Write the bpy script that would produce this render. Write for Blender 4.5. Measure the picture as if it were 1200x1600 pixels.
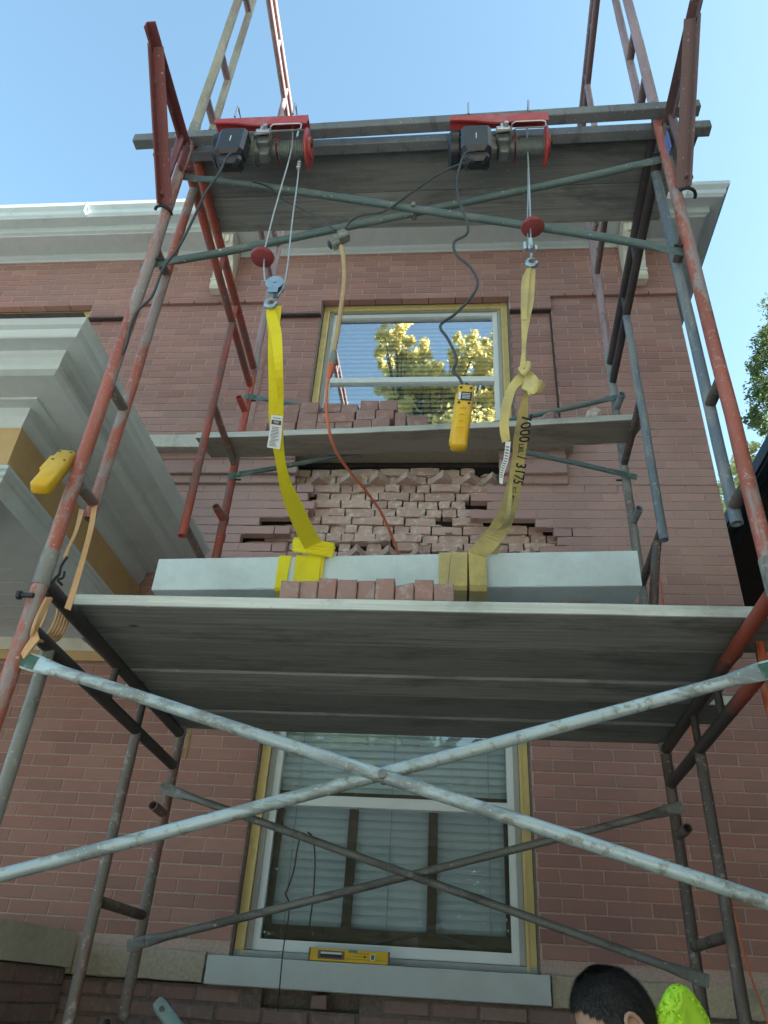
import bpy, math, random
from mathutils import Vector, Matrix
from mathutils import noise as mnoise
random.seed(7)
rnd = random.random
PI = math.pi
def uni(a, b): return a + (b - a) * random.random()

for o in list(bpy.data.objects): bpy.data.objects.remove(o)
scene = bpy.context.scene
COL = scene.collection

# ------------------------------------------------------------------ camera, sky, sun, exposure
CAM = Vector((-0.94623, -4.15972, 1.68786))
F_PX, YAW, PITCH, ROLL = 1187.94, 0.11187, 0.57406, 0.06641
fwd = Vector((-math.sin(YAW)*math.cos(PITCH), math.cos(YAW)*math.cos(PITCH), math.sin(PITCH)))
r0 = Vector((math.cos(YAW), math.sin(YAW), 0)); u0 = r0.cross(fwd)
rt = math.cos(ROLL)*r0 + math.sin(ROLL)*u0
up = -math.sin(ROLL)*r0 + math.cos(ROLL)*u0
cam_data = bpy.data.cameras.new('camera')
cam = bpy.data.objects.new('camera', cam_data); COL.objects.link(cam)
m = Matrix(((rt.x, up.x, -fwd.x, CAM.x), (rt.y, up.y, -fwd.y, CAM.y), (rt.z, up.z, -fwd.z, CAM.z), (0, 0, 0, 1)))
cam.matrix_world = m
cam_data.sensor_fit = 'VERTICAL'; cam_data.sensor_height = 36.0; cam_data.lens = F_PX/1600*36
cam_data.clip_start = 0.05; cam_data.clip_end = 3000
scene.camera = cam

SUN_EL, SUN_AZ = math.radians(27), math.radians(102)      # azimuth measured from +Y towards +X
world = bpy.data.worlds.new('World'); scene.world = world; world.use_nodes = True
wn = world.node_tree.nodes; wl = world.node_tree.links
bg = wn['Background']
sky = wn.new('ShaderNodeTexSky'); sky.sky_type = 'NISHITA'; sky.sun_disc = False
sky.sun_elevation = SUN_EL; sky.sun_rotation = SUN_AZ
sky.air_density = 1.0; sky.dust_density = 1.6; sky.ozone_density = 0.65
wb = wn.new('ShaderNodeMix'); wb.data_type = 'RGBA'; wb.blend_type = 'MULTIPLY'; wb.inputs[0].default_value = 1.0
wb.inputs[7].default_value = (0.86, 1.0, 0.90, 1)          # the photograph's white balance, the same over the whole sky
wl.new(sky.outputs[0], wb.inputs[6]); wl.new(wb.outputs[2], bg.inputs[0]); bg.inputs[1].default_value = 0.092
sd = bpy.data.lights.new('sun', 'SUN'); sd.energy = 5.0; sd.angle = math.radians(0.5); sd.color = (1.0, 0.93, 0.82)
sun = bpy.data.objects.new('sun', sd); COL.objects.link(sun)
sdir = Vector((math.sin(SUN_AZ)*math.cos(SUN_EL), math.cos(SUN_AZ)*math.cos(SUN_EL), math.sin(SUN_EL)))
sun.rotation_euler = sdir.to_track_quat('Z', 'Y').to_euler()
vs = scene.view_settings
vs.view_transform = 'Standard'; vs.look = 'None'; vs.gamma = 1.0; vs.exposure = 2.6
vs.use_curve_mapping = False
try: scene.cycles.max_bounces = 8; scene.cycles.transparent_max_bounces = 12
except Exception: pass

# ------------------------------------------------------------------ measuring helpers: a point seen at a pixel, at a known plane
def ray(x, y): return fwd + rt*((x-600)/F_PX) - up*((y-800)/F_PX)
def on(ax, val, x, y):
    d = ray(x, y); return CAM + d*((val-CAM[ax])/d[ax])
def PX(v, x, y): return on(0, v, x, y)
def PY(v, x, y): return on(1, v, x, y)
def PZ(v, x, y): return on(2, v, x, y)
def proj(p):
    d = Vector(p) - CAM; k = d.dot(fwd)
    return (600 + F_PX*d.dot(rt)/k, 800 - F_PX*d.dot(up)/k, k)

# ------------------------------------------------------------------ mesh builder
class MB:
    def __init__(s): s.v = []; s.f = []; s.t = []; s.tint = 0.5
    def add(s, vs_, fs):
        b = len(s.v); s.v += [tuple(p) for p in vs_]
        for f in fs: s.f.append(tuple(b+i for i in f)); s.t.append(s.tint)
        return s
    def box(s, x0, x1, y0, y1, z0, z1):
        if x0 > x1: x0, x1 = x1, x0
        if y0 > y1: y0, y1 = y1, y0
        if z0 > z1: z0, z1 = z1, z0
        return s.add([(x0,y0,z0),(x1,y0,z0),(x1,y1,z0),(x0,y1,z0),(x0,y0,z1),(x1,y0,z1),(x1,y1,z1),(x0,y1,z1)],
                     [(0,3,2,1),(4,5,6,7),(0,1,5,4),(1,2,6,5),(2,3,7,6),(3,0,4,7)])
    def hexa(s, p):   # 8 corners: bottom ring 0-3, top ring 4-7
        return s.add(p, [(0,3,2,1),(4,5,6,7),(0,1,5,4),(1,2,6,5),(2,3,7,6),(3,0,4,7)])
    def obox(s, c, ex, ey, ez, hx, hy, hz, ch=0.0):
        c = Vector(c)
        if ch <= 0:
            p = [c+ex*(a*hx)+ey*(b*hy)+ez*(d*hz) for d in (-1,1) for a, b in ((-1,-1),(1,-1),(1,1),(-1,1))]
            return s.hexa(p)
        ring = []
        for d, k in ((-hz,ch),(-hz+ch,0),(hz-ch,0),(hz,ch)):
            X, Y = hx-k, hy-k; q = ch*0.9
            pts = [(-X+q,-Y),(X-q,-Y),(X,-Y+q),(X,Y-q),(X-q,Y),(-X+q,Y),(-X,Y-q),(-X,-Y+q)]
            ring.append([c+ex*a+ey*b+ez*d for a, b in pts])
        vs_ = [p for r in ring for p in r]; fs = [tuple(range(7,-1,-1)), tuple(range(24,32))]
        for k in range(3):
            for i in range(8):
                j = (i+1) % 8; fs.append((k*8+i, k*8+j, k*8+8+j, k*8+8+i))
        return s.add(vs_, fs)
    def tube(s, pts, r, n=12, cap=True, hollow=False, radii=None):
        pts = [Vector(p) for p in pts]
        if len(pts) < 2: return s
        t = (pts[1]-pts[0]).normalized()
        a = Vector((0,0,1)) if abs(t.z) < 0.9 else Vector((1,0,0))
        u = t.cross(a).normalized(); rings = []
        for i, p in enumerate(pts):
            if i == 0: tt = (pts[1]-pts[0])
            elif i == len(pts)-1: tt = pts[-1]-pts[-2]
            else: tt = (pts[i+1]-pts[i]).normalized()+(pts[i]-pts[i-1]).normalized()
            if tt.length < 1e-9: tt = t
            t = tt.normalized(); u = (u - t*u.dot(t)).normalized(); w = t.cross(u)
            rr = radii[i] if radii else r
            rings.append([p + (u*math.cos(2*PI*k/n)+w*math.sin(2*PI*k/n))*rr for k in range(n)])
        vs_ = [q for r_ in rings for q in r_]; fs = []
        for i in range(len(rings)-1):
            for k in range(n):
                j = (k+1) % n; fs.append((i*n+k, i*n+j, (i+1)*n+j, (i+1)*n+k))
        if cap and not hollow: fs += [tuple(range(n-1,-1,-1)), tuple(range((len(rings)-1)*n, len(rings)*n))]
        s.add(vs_, fs)
        if hollow:
            for end, sg in ((0,1),(len(pts)-1,-1)):
                c = pts[end]; d = ((pts[1]-pts[0]) if end == 0 else (pts[-1]-pts[-2])).normalized()*sg
                R0 = rings[end]; inner = [c+(q-c)*0.82 for q in R0]; deep = [q+d*min(0.12,(pts[1]-pts[0]).length*0.45) for q in inner]
                vs2 = R0+inner+deep; fs2 = []
                for k in range(n):
                    j = (k+1) % n
                    if sg > 0: fs2 += [(k,n+k,n+j,j),(n+k,2*n+k,2*n+j,n+j)]
                    else: fs2 += [(k,j,n+j,n+k),(n+k,n+j,2*n+j,2*n+k)]
                fs2.append(tuple(range(2*n,3*n)))
                s.add(vs2, fs2)
        return s
    def cyl(s, c, ax, r, h, n=24, cap=True):
        c = Vector(c); ax = Vector(ax).normalized()
        return s.tube([c-ax*h/2, c+ax*h/2], r, n, cap)
    def lathe(s, c, ax, prof, n=24):    # prof: (distance along axis, radius)
        c = Vector(c); ax = Vector(ax).normalized()
        a = Vector((0,0,1)) if abs(ax.z) < 0.9 else Vector((1,0,0))
        u = ax.cross(a).normalized(); w = ax.cross(u)
        vs_ = [c+ax*d+(u*math.cos(2*PI*k/n)+w*math.sin(2*PI*k/n))*r for d, r in prof for k in range(n)]; fs = []
        for i in range(len(prof)-1):
            for k in range(n):
                j = (k+1) % n; fs.append((i*n+k, i*n+j, (i+1)*n+j, (i+1)*n+k))
        fs += [tuple(range(n-1,-1,-1)), tuple(range((len(prof)-1)*n, len(prof)*n))]
        return s.add(vs_, fs)
    def sweep(s, prof_rings):   # list of equal-length closed rings (lists of points)
        n = len(prof_rings[0]); vs_ = [p for r_ in prof_rings for p in r_]; fs = []
        for i in range(len(prof_rings)-1):
            for k in range(n):
                j = (k+1) % n; fs.append((i*n+k, i*n+j, (i+1)*n+j, (i+1)*n+k))
        fs += [tuple(range(n-1,-1,-1)), tuple(range((len(prof_rings)-1)*n, len(prof_rings)*n))]
        return s.add(vs_, fs)
    def ribbon(s, L, R, th=0.003):
        L = [Vector(p) for p in L]; R = [Vector(p) for p in R]; rings = []
        for i in range(len(L)):
            a = L[min(i+1, len(L)-1)]-L[max(i-1, 0)]; w = R[i]-L[i]
            nn = a.cross(w); nn = nn.normalized()*th/2 if nn.length > 1e-9 else Vector((0, th/2, 0))
            rings.append([L[i]-nn, R[i]-nn, R[i]+nn, L[i]+nn])
        return s.sweep(rings)
    def build(s, name, mat, parent=None, smooth=False, kind=None, label=None, cat=None, group=None, angle=None):
        me = bpy.data.meshes.new(name)
        base = origin_of(parent)
        me.from_pydata([(p[0]-base[0], p[1]-base[1], p[2]-base[2]) for p in s.v], [], s.f)
        at = me.attributes.new('tint', 'FLOAT', 'FACE')
        at.data.foreach_set('value', s.t)
        me.update()
        me.validate()
        if isinstance(mat, (list, tuple)):
            for q in mat: me.materials.append(q)
        else: me.materials.append(mat)
        if smooth:
            me.shade_smooth()
            try: me.set_sharp_from_angle(angle=math.radians(angle or 40))
            except Exception: pass
        import bmesh
        bm = bmesh.new(); bm.from_mesh(me); bmesh.ops.recalc_face_normals(bm, faces=bm.faces); bm.to_mesh(me); bm.free()
        o = bpy.data.objects.new(name, me); COL.objects.link(o)
        if parent: o.parent = parent
        tag(o, label, cat, group, kind)
        return o

ORG = {}
def origin_of(o):
    while o is not None and o.name not in ORG and o.parent is not None: o = o.parent
    return ORG.get(o.name, (0,0,0)) if o is not None else (0,0,0)
def tag(o, label=None, cat=None, group=None, kind=None):
    if label: o['label'] = label
    if cat: o['category'] = cat
    if group: o['group'] = group
    if kind: o['kind'] = kind
    return o
def thing(name, label, cat, loc=(0,0,0), group=None):
    o = bpy.data.objects.new(name, None); COL.objects.link(o); o.location = loc
    ORG[o.name] = tuple(loc); tag(o, label, cat, group); o.empty_display_size = 0.1
    return o
def recenter(o):        # top-level single mesh: move origin to the bottom centre
    me = o.data; xs = [v.co for v in me.vertices]
    c = Vector(((min(p.x for p in xs)+max(p.x for p in xs))/2, (min(p.y for p in xs)+max(p.y for p in xs))/2, min(p.z for p in xs)))
    me.transform(Matrix.Translation(-c)); o.location = c
    return o

def smooth_path(pts, k=6):
    pts = [Vector(p) for p in pts]; out = []
    P = [pts[0]*2-pts[1]] + pts + [pts[-1]*2-pts[-2]]
    for i in range(1, len(P)-2):
        a, b, c, d = P[i-1:i+3]
        for j in range(k):
            t = j/k
            out.append(0.5*((2*b)+(c-a)*t+(2*a-5*b+4*c-d)*t*t+(3*b-a-3*c+d)*t**3))
    out.append(pts[-1]); return out
def lerp_rows(rows, k=5):
    """rows: tuples of numbers -> Catmull-Rom interpolated tuples"""
    n = len(rows[0]); R = [tuple(2*rows[0][i]-rows[1][i] for i in range(n))]+list(rows)+[tuple(2*rows[-1][i]-rows[-2][i] for i in range(n))]
    out = []
    for i in range(1, len(R)-2):
        a, b, c, d = R[i-1:i+3]
        for j in range(k):
            t = j/k
            out.append(tuple(0.5*((2*b[q])+(c[q]-a[q])*t+(2*a[q]-5*b[q]+4*c[q]-d[q])*t*t+(3*b[q]-a[q]-3*c[q]+d[q])*t**3) for q in range(n)))
    out.append(tuple(rows[-1])); return out

# ------------------------------------------------------------------ materials
def node_mat(name):
    mt = bpy.data.materials.new(name); mt.use_nodes = True
    nt = mt.node_tree; b = nt.nodes['Principled BSDF']
    return mt, nt, nt.nodes, nt.links, b
def rgb(c): return (c[0], c[1], c[2], 1)
def noise_node(N, L, scale, detail=4, rough=0.6, coord='Object', stretch=None, distortion=0.0):
    tc = N.new('ShaderNodeTexCoord'); src = tc.outputs[coord]
    if stretch:
        mp = N.new('ShaderNodeMapping'); mp.inputs['Scale'].default_value = stretch
        L.new(src, mp.inputs[0]); src = mp.outputs[0]
    nz = N.new('ShaderNodeTexNoise'); nz.inputs['Scale'].default_value = scale
    nz.inputs['Detail'].default_value = detail; nz.inputs['Roughness'].default_value = rough
    nz.inputs['Distortion'].default_value = distortion
    L.new(src, nz.inputs['Vector']); return nz
def ramp(N, L, src, stops):
    r_ = N.new('ShaderNodeValToRGB'); e = r_.color_ramp.elements
    while len(e) < len(stops): e.new(0.5)
    for i, (p, c) in enumerate(stops):
        e[i].position = p; e[i].color = rgb(c) if len(c) == 3 else c
    L.new(src, r_.inputs[0]); return r_
def mixc(N, L, fac, a, b):
    mx = N.new('ShaderNodeMix'); mx.data_type = 'RGBA'
    for sock, val in ((mx.inputs[0], fac), (mx.inputs[6], a), (mx.inputs[7], b)):
        if hasattr(val, 'is_output') or isinstance(val, bpy.types.NodeSocket): L.new(val, sock)
        elif isinstance(val, tuple): sock.default_value = rgb(val)
        else: sock.default_value = val
    return mx.outputs[2]
def bump(N, L, b, src, strength=0.3, dist=0.003):
    bp = N.new('ShaderNodeBump'); bp.inputs['Strength'].default_value = strength; bp.inputs['Distance'].default_value = dist
    L.new(src, bp.inputs['Height']); L.new(bp.outputs[0], b.inputs['Normal'])
def simple(name, c, rough=0.6, metal=0.0, var=0.15, scale=20, bmp=0.15, bd=0.002, stretch=None, dirt=None, dirt_scale=4, dirt_lo=0.55, dirt_hi=0.7):
    mt, nt, N, L, b = node_mat(name)
    nz = noise_node(N, L, scale, 5, 0.6, stretch=stretch)
    lo = tuple(x*(1-var) for x in c); hi = tuple(min(1, x*(1+var)) for x in c)
    out = ramp(N, L, nz.outputs[0], [(0.3, lo), (0.7, hi)]).outputs[0]
    if dirt:
        n2 = noise_node(N, L, dirt_scale, 8, 0.65)
        f = ramp(N, L, n2.outputs[0], [(dirt_lo, (0,0,0)), (dirt_hi, (1,1,1))]).outputs[0]
        out = mixc(N, L, f, out, dirt)
    L.new(out, b.inputs['Base Color'])
    b.inputs['Roughness'].default_value = rough; b.inputs['Metallic'].default_value = metal
    if bmp: bump(N, L, b, nz.outputs[0], bmp, bd)
    return mt

def brick_material(name, cols, spread=1.0, dirt=None, soot=False):
    mt, nt, N, L, b = node_mat(name)
    at = N.new('ShaderNodeAttribute'); at.attribute_name = 'tint'
    oi = N.new('ShaderNodeObjectInfo')
    ad = N.new('ShaderNodeMath'); ad.operation = 'ADD'; L.new(at.outputs['Fac'], ad.inputs[0]); L.new(oi.outputs['Random'], ad.inputs[1])
    fr = N.new('ShaderNodeMath'); fr.operation = 'FRACT'; L.new(ad.outputs[0], fr.inputs[0])
    k = len(cols); rp = ramp(N, L, fr.outputs[0], [(i/(k-1), c) for i, c in enumerate(cols)])
    geo = N.new('ShaderNodeNewGeometry')
    def wn_(scale, detail=5, stretch=None):
        nz = N.new('ShaderNodeTexNoise'); nz.inputs['Scale'].default_value = scale; nz.inputs['Detail'].default_value = detail; nz.inputs['Roughness'].default_value = 0.65
        if stretch:
            mp = N.new('ShaderNodeMapping'); mp.inputs['Scale'].default_value = stretch; L.new(geo.outputs['Position'], mp.inputs[0]); L.new(mp.outputs[0], nz.inputs['Vector'])
        else: L.new(geo.outputs['Position'], nz.inputs['Vector'])
        return nz
    big = wn_(0.9, 6); mid = wn_(9, 6, (1,1,2.5)); fine = wn_(140, 4)
    old_ = name == 'back_up_brick'
    out = mixc(N, L, ramp(N, L, big.outputs[0], [(0.4,(0,0,0)),(0.7,(0.35,0.35,0.35))]).outputs[0], rp.outputs[0], (0.56,0.42,0.36) if old_ else (0.36,0.23,0.20))
    out = mixc(N, L, ramp(N, L, mid.outputs[0], [(0.45,(0,0,0)),(0.75,(0.45,0.45,0.45))]).outputs[0], out, (0.42,0.31,0.27) if old_ else (0.20,0.12,0.11))
    if dirt:
        out = mixc(N, L, ramp(N, L, wn_(22, 8).outputs[0], [(0.52,(0,0,0)),(0.64,(0.8,0.8,0.8))]).outputs[0], out, dirt)
    if name == 'face_brick':        # brighter light on the mid wall, painted into the colour as a pale height band
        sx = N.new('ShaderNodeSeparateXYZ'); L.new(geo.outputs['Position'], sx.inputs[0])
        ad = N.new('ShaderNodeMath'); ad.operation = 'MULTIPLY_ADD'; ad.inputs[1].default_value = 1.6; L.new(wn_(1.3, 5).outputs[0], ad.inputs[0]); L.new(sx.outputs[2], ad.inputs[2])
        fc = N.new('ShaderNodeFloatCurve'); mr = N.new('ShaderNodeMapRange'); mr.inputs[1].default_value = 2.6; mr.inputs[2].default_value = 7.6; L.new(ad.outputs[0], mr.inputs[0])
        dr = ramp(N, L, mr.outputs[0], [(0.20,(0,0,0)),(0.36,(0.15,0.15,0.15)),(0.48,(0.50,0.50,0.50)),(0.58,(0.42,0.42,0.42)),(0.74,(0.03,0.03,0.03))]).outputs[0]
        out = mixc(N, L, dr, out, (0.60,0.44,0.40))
    f2 = N.new('ShaderNodeMath'); f2.operation = 'MULTIPLY'; f2.inputs[1].default_value = 0.35; L.new(fine.outputs[0], f2.inputs[0])
    out = mixc(N, L, f2.outputs[0], out, (0.54,0.40,0.34) if old_ else (0.34,0.19,0.165))
    L.new(out, b.inputs['Base Color']); b.inputs['Roughness'].default_value = 0.85
    bump(N, L, b, fine.outputs[0], 0.5, 0.0015)
    return mt
M = {}
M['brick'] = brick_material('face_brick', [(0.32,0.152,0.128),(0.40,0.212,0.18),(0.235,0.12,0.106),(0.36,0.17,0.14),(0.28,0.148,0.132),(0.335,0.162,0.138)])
M['old_brick'] = brick_material('back_up_brick', [(0.52,0.345,0.285),(0.60,0.43,0.37),(0.42,0.27,0.225),(0.54,0.37,0.31)], dirt=(0.70,0.64,0.56))
M['rough_brick'] = brick_material('foundation_brick', [(0.22,0.14,0.125),(0.15,0.135,0.14),(0.26,0.17,0.15),(0.18,0.135,0.13),(0.28,0.20,0.18)], dirt=(0.28,0.24,0.22))
M['loose_brick'] = brick_material('loose_brick', [(0.30,0.19,0.17),(0.34,0.17,0.14),(0.33,0.24,0.22),(0.27,0.155,0.14)], dirt=(0.40,0.35,0.33))
M['mortar'] = simple('pink_mortar', (0.43,0.32,0.285), 0.95, scale=120, var=0.2, bmp=0.4)
M['mortar_dark'] = simple('old_grey_mortar', (0.17,0.14,0.125), 0.95, scale=60, var=0.3, bmp=0.6, bd=0.006)
M['mortar_lump'] = simple('lime_mortar', (0.50,0.44,0.38), 0.95, scale=45, var=0.3, bmp=0.8, bd=0.006)
M['dark_strip'] = simple('painted_shadow_line', (0.06,0.04,0.038), 0.9, scale=30, var=0.3)  # near-black that paints the shadow lines of the brick steps
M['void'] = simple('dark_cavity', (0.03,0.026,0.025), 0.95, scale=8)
M['stone_new'] = simple('cast_stone_blue_grey', (0.50,0.555,0.555), 0.75, scale=300, var=0.05, bmp=0.15, bd=0.001, dirt=(0.42,0.46,0.45), dirt_scale=3, dirt_lo=0.5, dirt_hi=0.75)
M['slab'] = simple('pale_blue_grey_cast_stone', (0.60,0.73,0.77), 0.8, scale=220, var=0.07, bmp=0.3, bd=0.0015, dirt=(0.44,0.52,0.53), dirt_scale=3.5, dirt_lo=0.45, dirt_hi=0.75)
M['stone_old'] = simple('tan_limestone', (0.40,0.35,0.27), 0.9, scale=60, var=0.18, bmp=0.5, bd=0.003, dirt=(0.24,0.215,0.175), dirt_scale=5)
M['stone_pale'] = simple('pale_limestone', (0.52,0.50,0.44), 0.9, scale=60, var=0.12, bmp=0.4, bd=0.002, dirt=(0.34,0.32,0.27), dirt_scale=6)
M['stone_green'] = simple('painted_green_grey_stone', (0.50,0.49,0.41), 0.8, scale=30, var=0.12, bmp=0.3, dirt=(0.33,0.32,0.27), dirt_scale=4)
M['white_trim'] = simple('grey_white_painted_trim', (0.50,0.57,0.58), 0.5, scale=14, var=0.05, bmp=0.06, dirt=(0.40,0.40,0.36), dirt_scale=3.0, dirt_lo=0.58, dirt_hi=0.78)
M['cream_trim'] = simple('cream_painted_trim', (0.60,0.585,0.50), 0.55, scale=14, var=0.05, bmp=0.1, dirt=(0.42,0.38,0.27), dirt_scale=5.0, dirt_lo=0.55, dirt_hi=0.8)
M['gutter'] = simple('white_aluminium_gutter', (0.58,0.68,0.71), 0.45, scale=8, var=0.04, bmp=0.03, dirt=(0.42,0.43,0.39), dirt_scale=3.5, dirt_lo=0.58, dirt_hi=0.8)
M['ochre'] = simple('ochre_frieze_paint', (0.50,0.35,0.17), 0.7, scale=9, var=0.08, bmp=0.1, dirt=(0.33,0.235,0.115), dirt_scale=2)
M['yellow_trim'] = simple('yellow_brickmould_paint', (0.60,0.485,0.20), 0.6, scale=16, var=0.08, bmp=0.15, dirt=(0.42,0.34,0.16), dirt_scale=7)
M['vinyl'] = simple('white_window_vinyl', (0.66,0.72,0.72), 0.35, scale=6, var=0.03, bmp=0)
M['grey_frame'] = simple('grey_jamb_liner', (0.33,0.34,0.33), 0.5, scale=9, var=0.08, bmp=0.05)
M['brown_wood'] = simple('brown_inner_sash', (0.13,0.09,0.06), 0.6, scale=9, var=0.15)
M['blind'] = simple('white_blind_slat', (0.78,0.85,0.90), 0.5, scale=6, var=0.05, bmp=0)
M['room'] = simple('dim_room_plaster', (0.30,0.30,0.29), 0.9, scale=3)
M['cord_white'] = simple('blind_cord', (0.5,0.5,0.48), 0.8, bmp=0)
def glass_mat(name='window_glass', extra=0.34):
    mt, nt, N, L, b = node_mat(name); N.remove(b)
    out = N['Material Output']
    tr = N.new('ShaderNodeBsdfTransparent'); tr.inputs[0].default_value = (0.86,0.97,1.0,1)
    gl = N.new('ShaderNodeBsdfGlossy'); gl.inputs[0].default_value = (0.95,0.97,1,1); gl.inputs['Roughness'].default_value = 0.0
    nz = noise_node(N, L, 1.7, 2, 0.4); bp = N.new('ShaderNodeBump'); bp.inputs['Strength'].default_value = 0.05; bp.inputs['Distance'].default_value = 0.02
    L.new(nz.outputs[0], bp.inputs['Height']); L.new(bp.outputs[0], gl.inputs['Normal'])
    fr = N.new('ShaderNodeFresnel'); fr.inputs[0].default_value = 1.52
    mu = N.new('ShaderNodeMath'); mu.operation = 'MULTIPLY_ADD'; mu.inputs[1].default_value = 1.7; mu.inputs[2].default_value = extra; mu.use_clamp = True
    L.new(fr.outputs[0], mu.inputs[0])
    mx = N.new('ShaderNodeMixShader'); L.new(mu.outputs[0], mx.inputs[0]); L.new(tr.outputs[0], mx.inputs[1]); L.new(gl.outputs[0], mx.inputs[2])
    L.new(mx.outputs[0], out.inputs[0]); return mt
M['glass'] = glass_mat(); M['glass_low'] = glass_mat('screened_window_glass', 0.05)

def worn_paint(name, paint, under, mud=(0.36,0.34,0.31), amt=0.5, mudamt=0.62, rough=0.5, metal=0.0, speck=(0.55,0.53,0.5), speckamt=0.66):
    mt, nt, N, L, b = node_mat(name)
    n1 = noise_node(N, L, 12, 8, 0.68, stretch=((0.22,0.8,0.8) if 'galvanised' in name or 'green' in name or 'blackened' in name else (1,0.55,0.22)), distortion=0.5); n2 = noise_node(N, L, 26, 8, 0.7); n3 = noise_node(N, L, 70, 4, 0.6); n4 = noise_node(N, L, 2.3, 4, 0.5)
    var = ramp(N, L, n4.outputs[0], [(0.3, tuple(c*0.8 for c in paint)), (0.7, tuple(min(1,c*1.2) for c in paint))]).outputs[0]
    f1 = ramp(N, L, n1.outputs[0], [(amt,(0,0,0)),(amt+0.07,(1,1,1))]).outputs[0]
    c = mixc(N, L, f1, var, under)
    f2 = ramp(N, L, n2.outputs[0], [(mudamt,(0,0,0)),(mudamt+0.08,(0.85,0.85,0.85))]).outputs[0]
    c = mixc(N, L, f2, c, mud)
    f3 = ramp(N, L, n3.outputs[0], [(speckamt,(0,0,0)),(speckamt+0.03,(0.9,0.9,0.9))]).outputs[0]
    c = mixc(N, L, f3, c, speck)
    L.new(c, b.inputs['Base Color'])
    L.new(ramp(N, L, n1.outputs[0], [(0.4,(rough,)*3),(0.7,(min(1,rough+0.3),)*3)]).outputs[0], b.inputs['Roughness'])
    b.inputs['Metallic'].default_value = metal
    bump(N, L, b, n2.outputs[0], 0.35, 0.002); return mt
M['red_tube'] = worn_paint('worn_red_paint', (0.36,0.075,0.05), (0.20,0.10,0.085), mud=(0.30,0.20,0.18), amt=0.50, mudamt=0.60)
M['red_tube_dusty'] = worn_paint('dusty_faded_red_paint', (0.34,0.10,0.07), (0.28,0.25,0.25), mud=(0.36,0.28,0.26), amt=0.48, mudamt=0.56)
M['orange_tube'] = worn_paint('orange_red_paint', (0.46,0.11,0.05), (0.17,0.08,0.07), mud=(0.40,0.36,0.33), amt=0.53, mudamt=0.62)
M['brown_tube'] = worn_paint('brown_rusty_steel', (0.13,0.095,0.085), (0.085,0.07,0.065), mud=(0.30,0.28,0.26), amt=0.48, mudamt=0.58)
M['rust_tube'] = worn_paint('rust_brown_and_red_tube', (0.20,0.10,0.09), (0.17,0.15,0.14), mud=(0.38,0.36,0.33), amt=0.46, mudamt=0.56)
M['dark_tube'] = worn_paint('blackened_dirty_steel', (0.05,0.045,0.05), (0.075,0.06,0.055), mud=(0.22,0.21,0.20), amt=0.5, mudamt=0.68, speckamt=0.72)
M['blue_tube'] = worn_paint('blue_grey_worn_tube', (0.14,0.18,0.22), (0.24,0.26,0.27), mud=(0.36,0.38,0.38), amt=0.5, mudamt=0.60)
M['grey_tube'] = worn_paint('dull_grey_tube', (0.22,0.225,0.21), (0.15,0.14,0.13), mud=(0.36,0.35,0.33), amt=0.52, mudamt=0.58)
M['olive_tube'] = worn_paint('olive_grey_tube', (0.30,0.28,0.21), (0.24,0.20,0.17), mud=(0.42,0.40,0.35), amt=0.5, mudamt=0.58)
M['mauve_tube'] = worn_paint('dusty_mauve_tube', (0.29,0.20,0.21), (0.20,0.14,0.15), mud=(0.36,0.31,0.31), amt=0.54, mudamt=0.6)
M['galv'] = worn_paint('galvanised_tube', (0.44,0.54,0.57), (0.26,0.31,0.32), mud=(0.24,0.24,0.21), amt=0.50, mudamt=0.53, rough=0.42, metal=0.3, speckamt=0.62)
M['galv_dull'] = worn_paint('dull_galvanised_tube', (0.19,0.20,0.195), (0.12,0.12,0.115), mud=(0.36,0.37,0.35), amt=0.5, mudamt=0.62, rough=0.5, metal=0.25)
M['green_galv'] = worn_paint('grey_green_tube', (0.10,0.155,0.155), (0.15,0.19,0.19), mud=(0.30,0.34,0.33), amt=0.52, mudamt=0.64, rough=0.5, metal=0.2)
M['green_end'] = simple('green_painted_end', (0.05,0.13,0.10), 0.55, scale=30, var=0.3, dirt=(0.32,0.34,0.30), dirt_scale=30)
M['maroon'] = worn_paint('maroon_bracket_steel', (0.18,0.055,0.06), (0.13,0.06,0.06), mud=(0.27,0.17,0.17), amt=0.56, mudamt=0.66)
M['maroon_dusty'] = worn_paint('dusty_maroon_steel', (0.15,0.095,0.10), (0.17,0.11,0.10), mud=(0.24,0.21,0.21), amt=0.52, mudamt=0.62)
M['beam'] = worn_paint('grey_steel_beam', (0.16,0.18,0.19), (0.12,0.13,0.14), mud=(0.30,0.31,0.31), amt=0.55, mudamt=0.62, rough=0.55, metal=0.2)
M['black_plastic'] = simple('black_plastic', (0.022,0.026,0.033), 0.4, scale=40, var=0.2, bmp=0.05)
M['steel'] = simple('bare_zinc_steel', (0.45,0.48,0.50), 0.35, metal=0.8, scale=30, var=0.15, bmp=0.1)
M['zinc_blue'] = simple('blue_zinc_steel', (0.32,0.44,0.54), 0.35, metal=0.6, scale=40, var=0.2, bmp=0.1)
M['wire'] = simple('steel_rope', (0.42,0.47,0.50), 0.45, metal=0.5, scale=200, var=0.3, bmp=0)
M['alu'] = simple('cast_aluminium', (0.16,0.18,0.18), 0.5, metal=0.4, scale=30, var=0.15)
M['motor_grey'] = simple('grey_motor_paint', (0.17,0.20,0.20), 0.5, metal=0.2, scale=30, var=0.1)
M['hoist_red'] = simple('hoist_red_paint', (0.42,0.055,0.055), 0.42, scale=20, var=0.12, bmp=0.08, dirt=(0.42,0.16,0.16), dirt_scale=4)
M['disc_red'] = simple('dull_red_plastic', (0.24,0.05,0.055), 0.5, scale=20, var=0.1, bmp=0.05)
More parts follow.
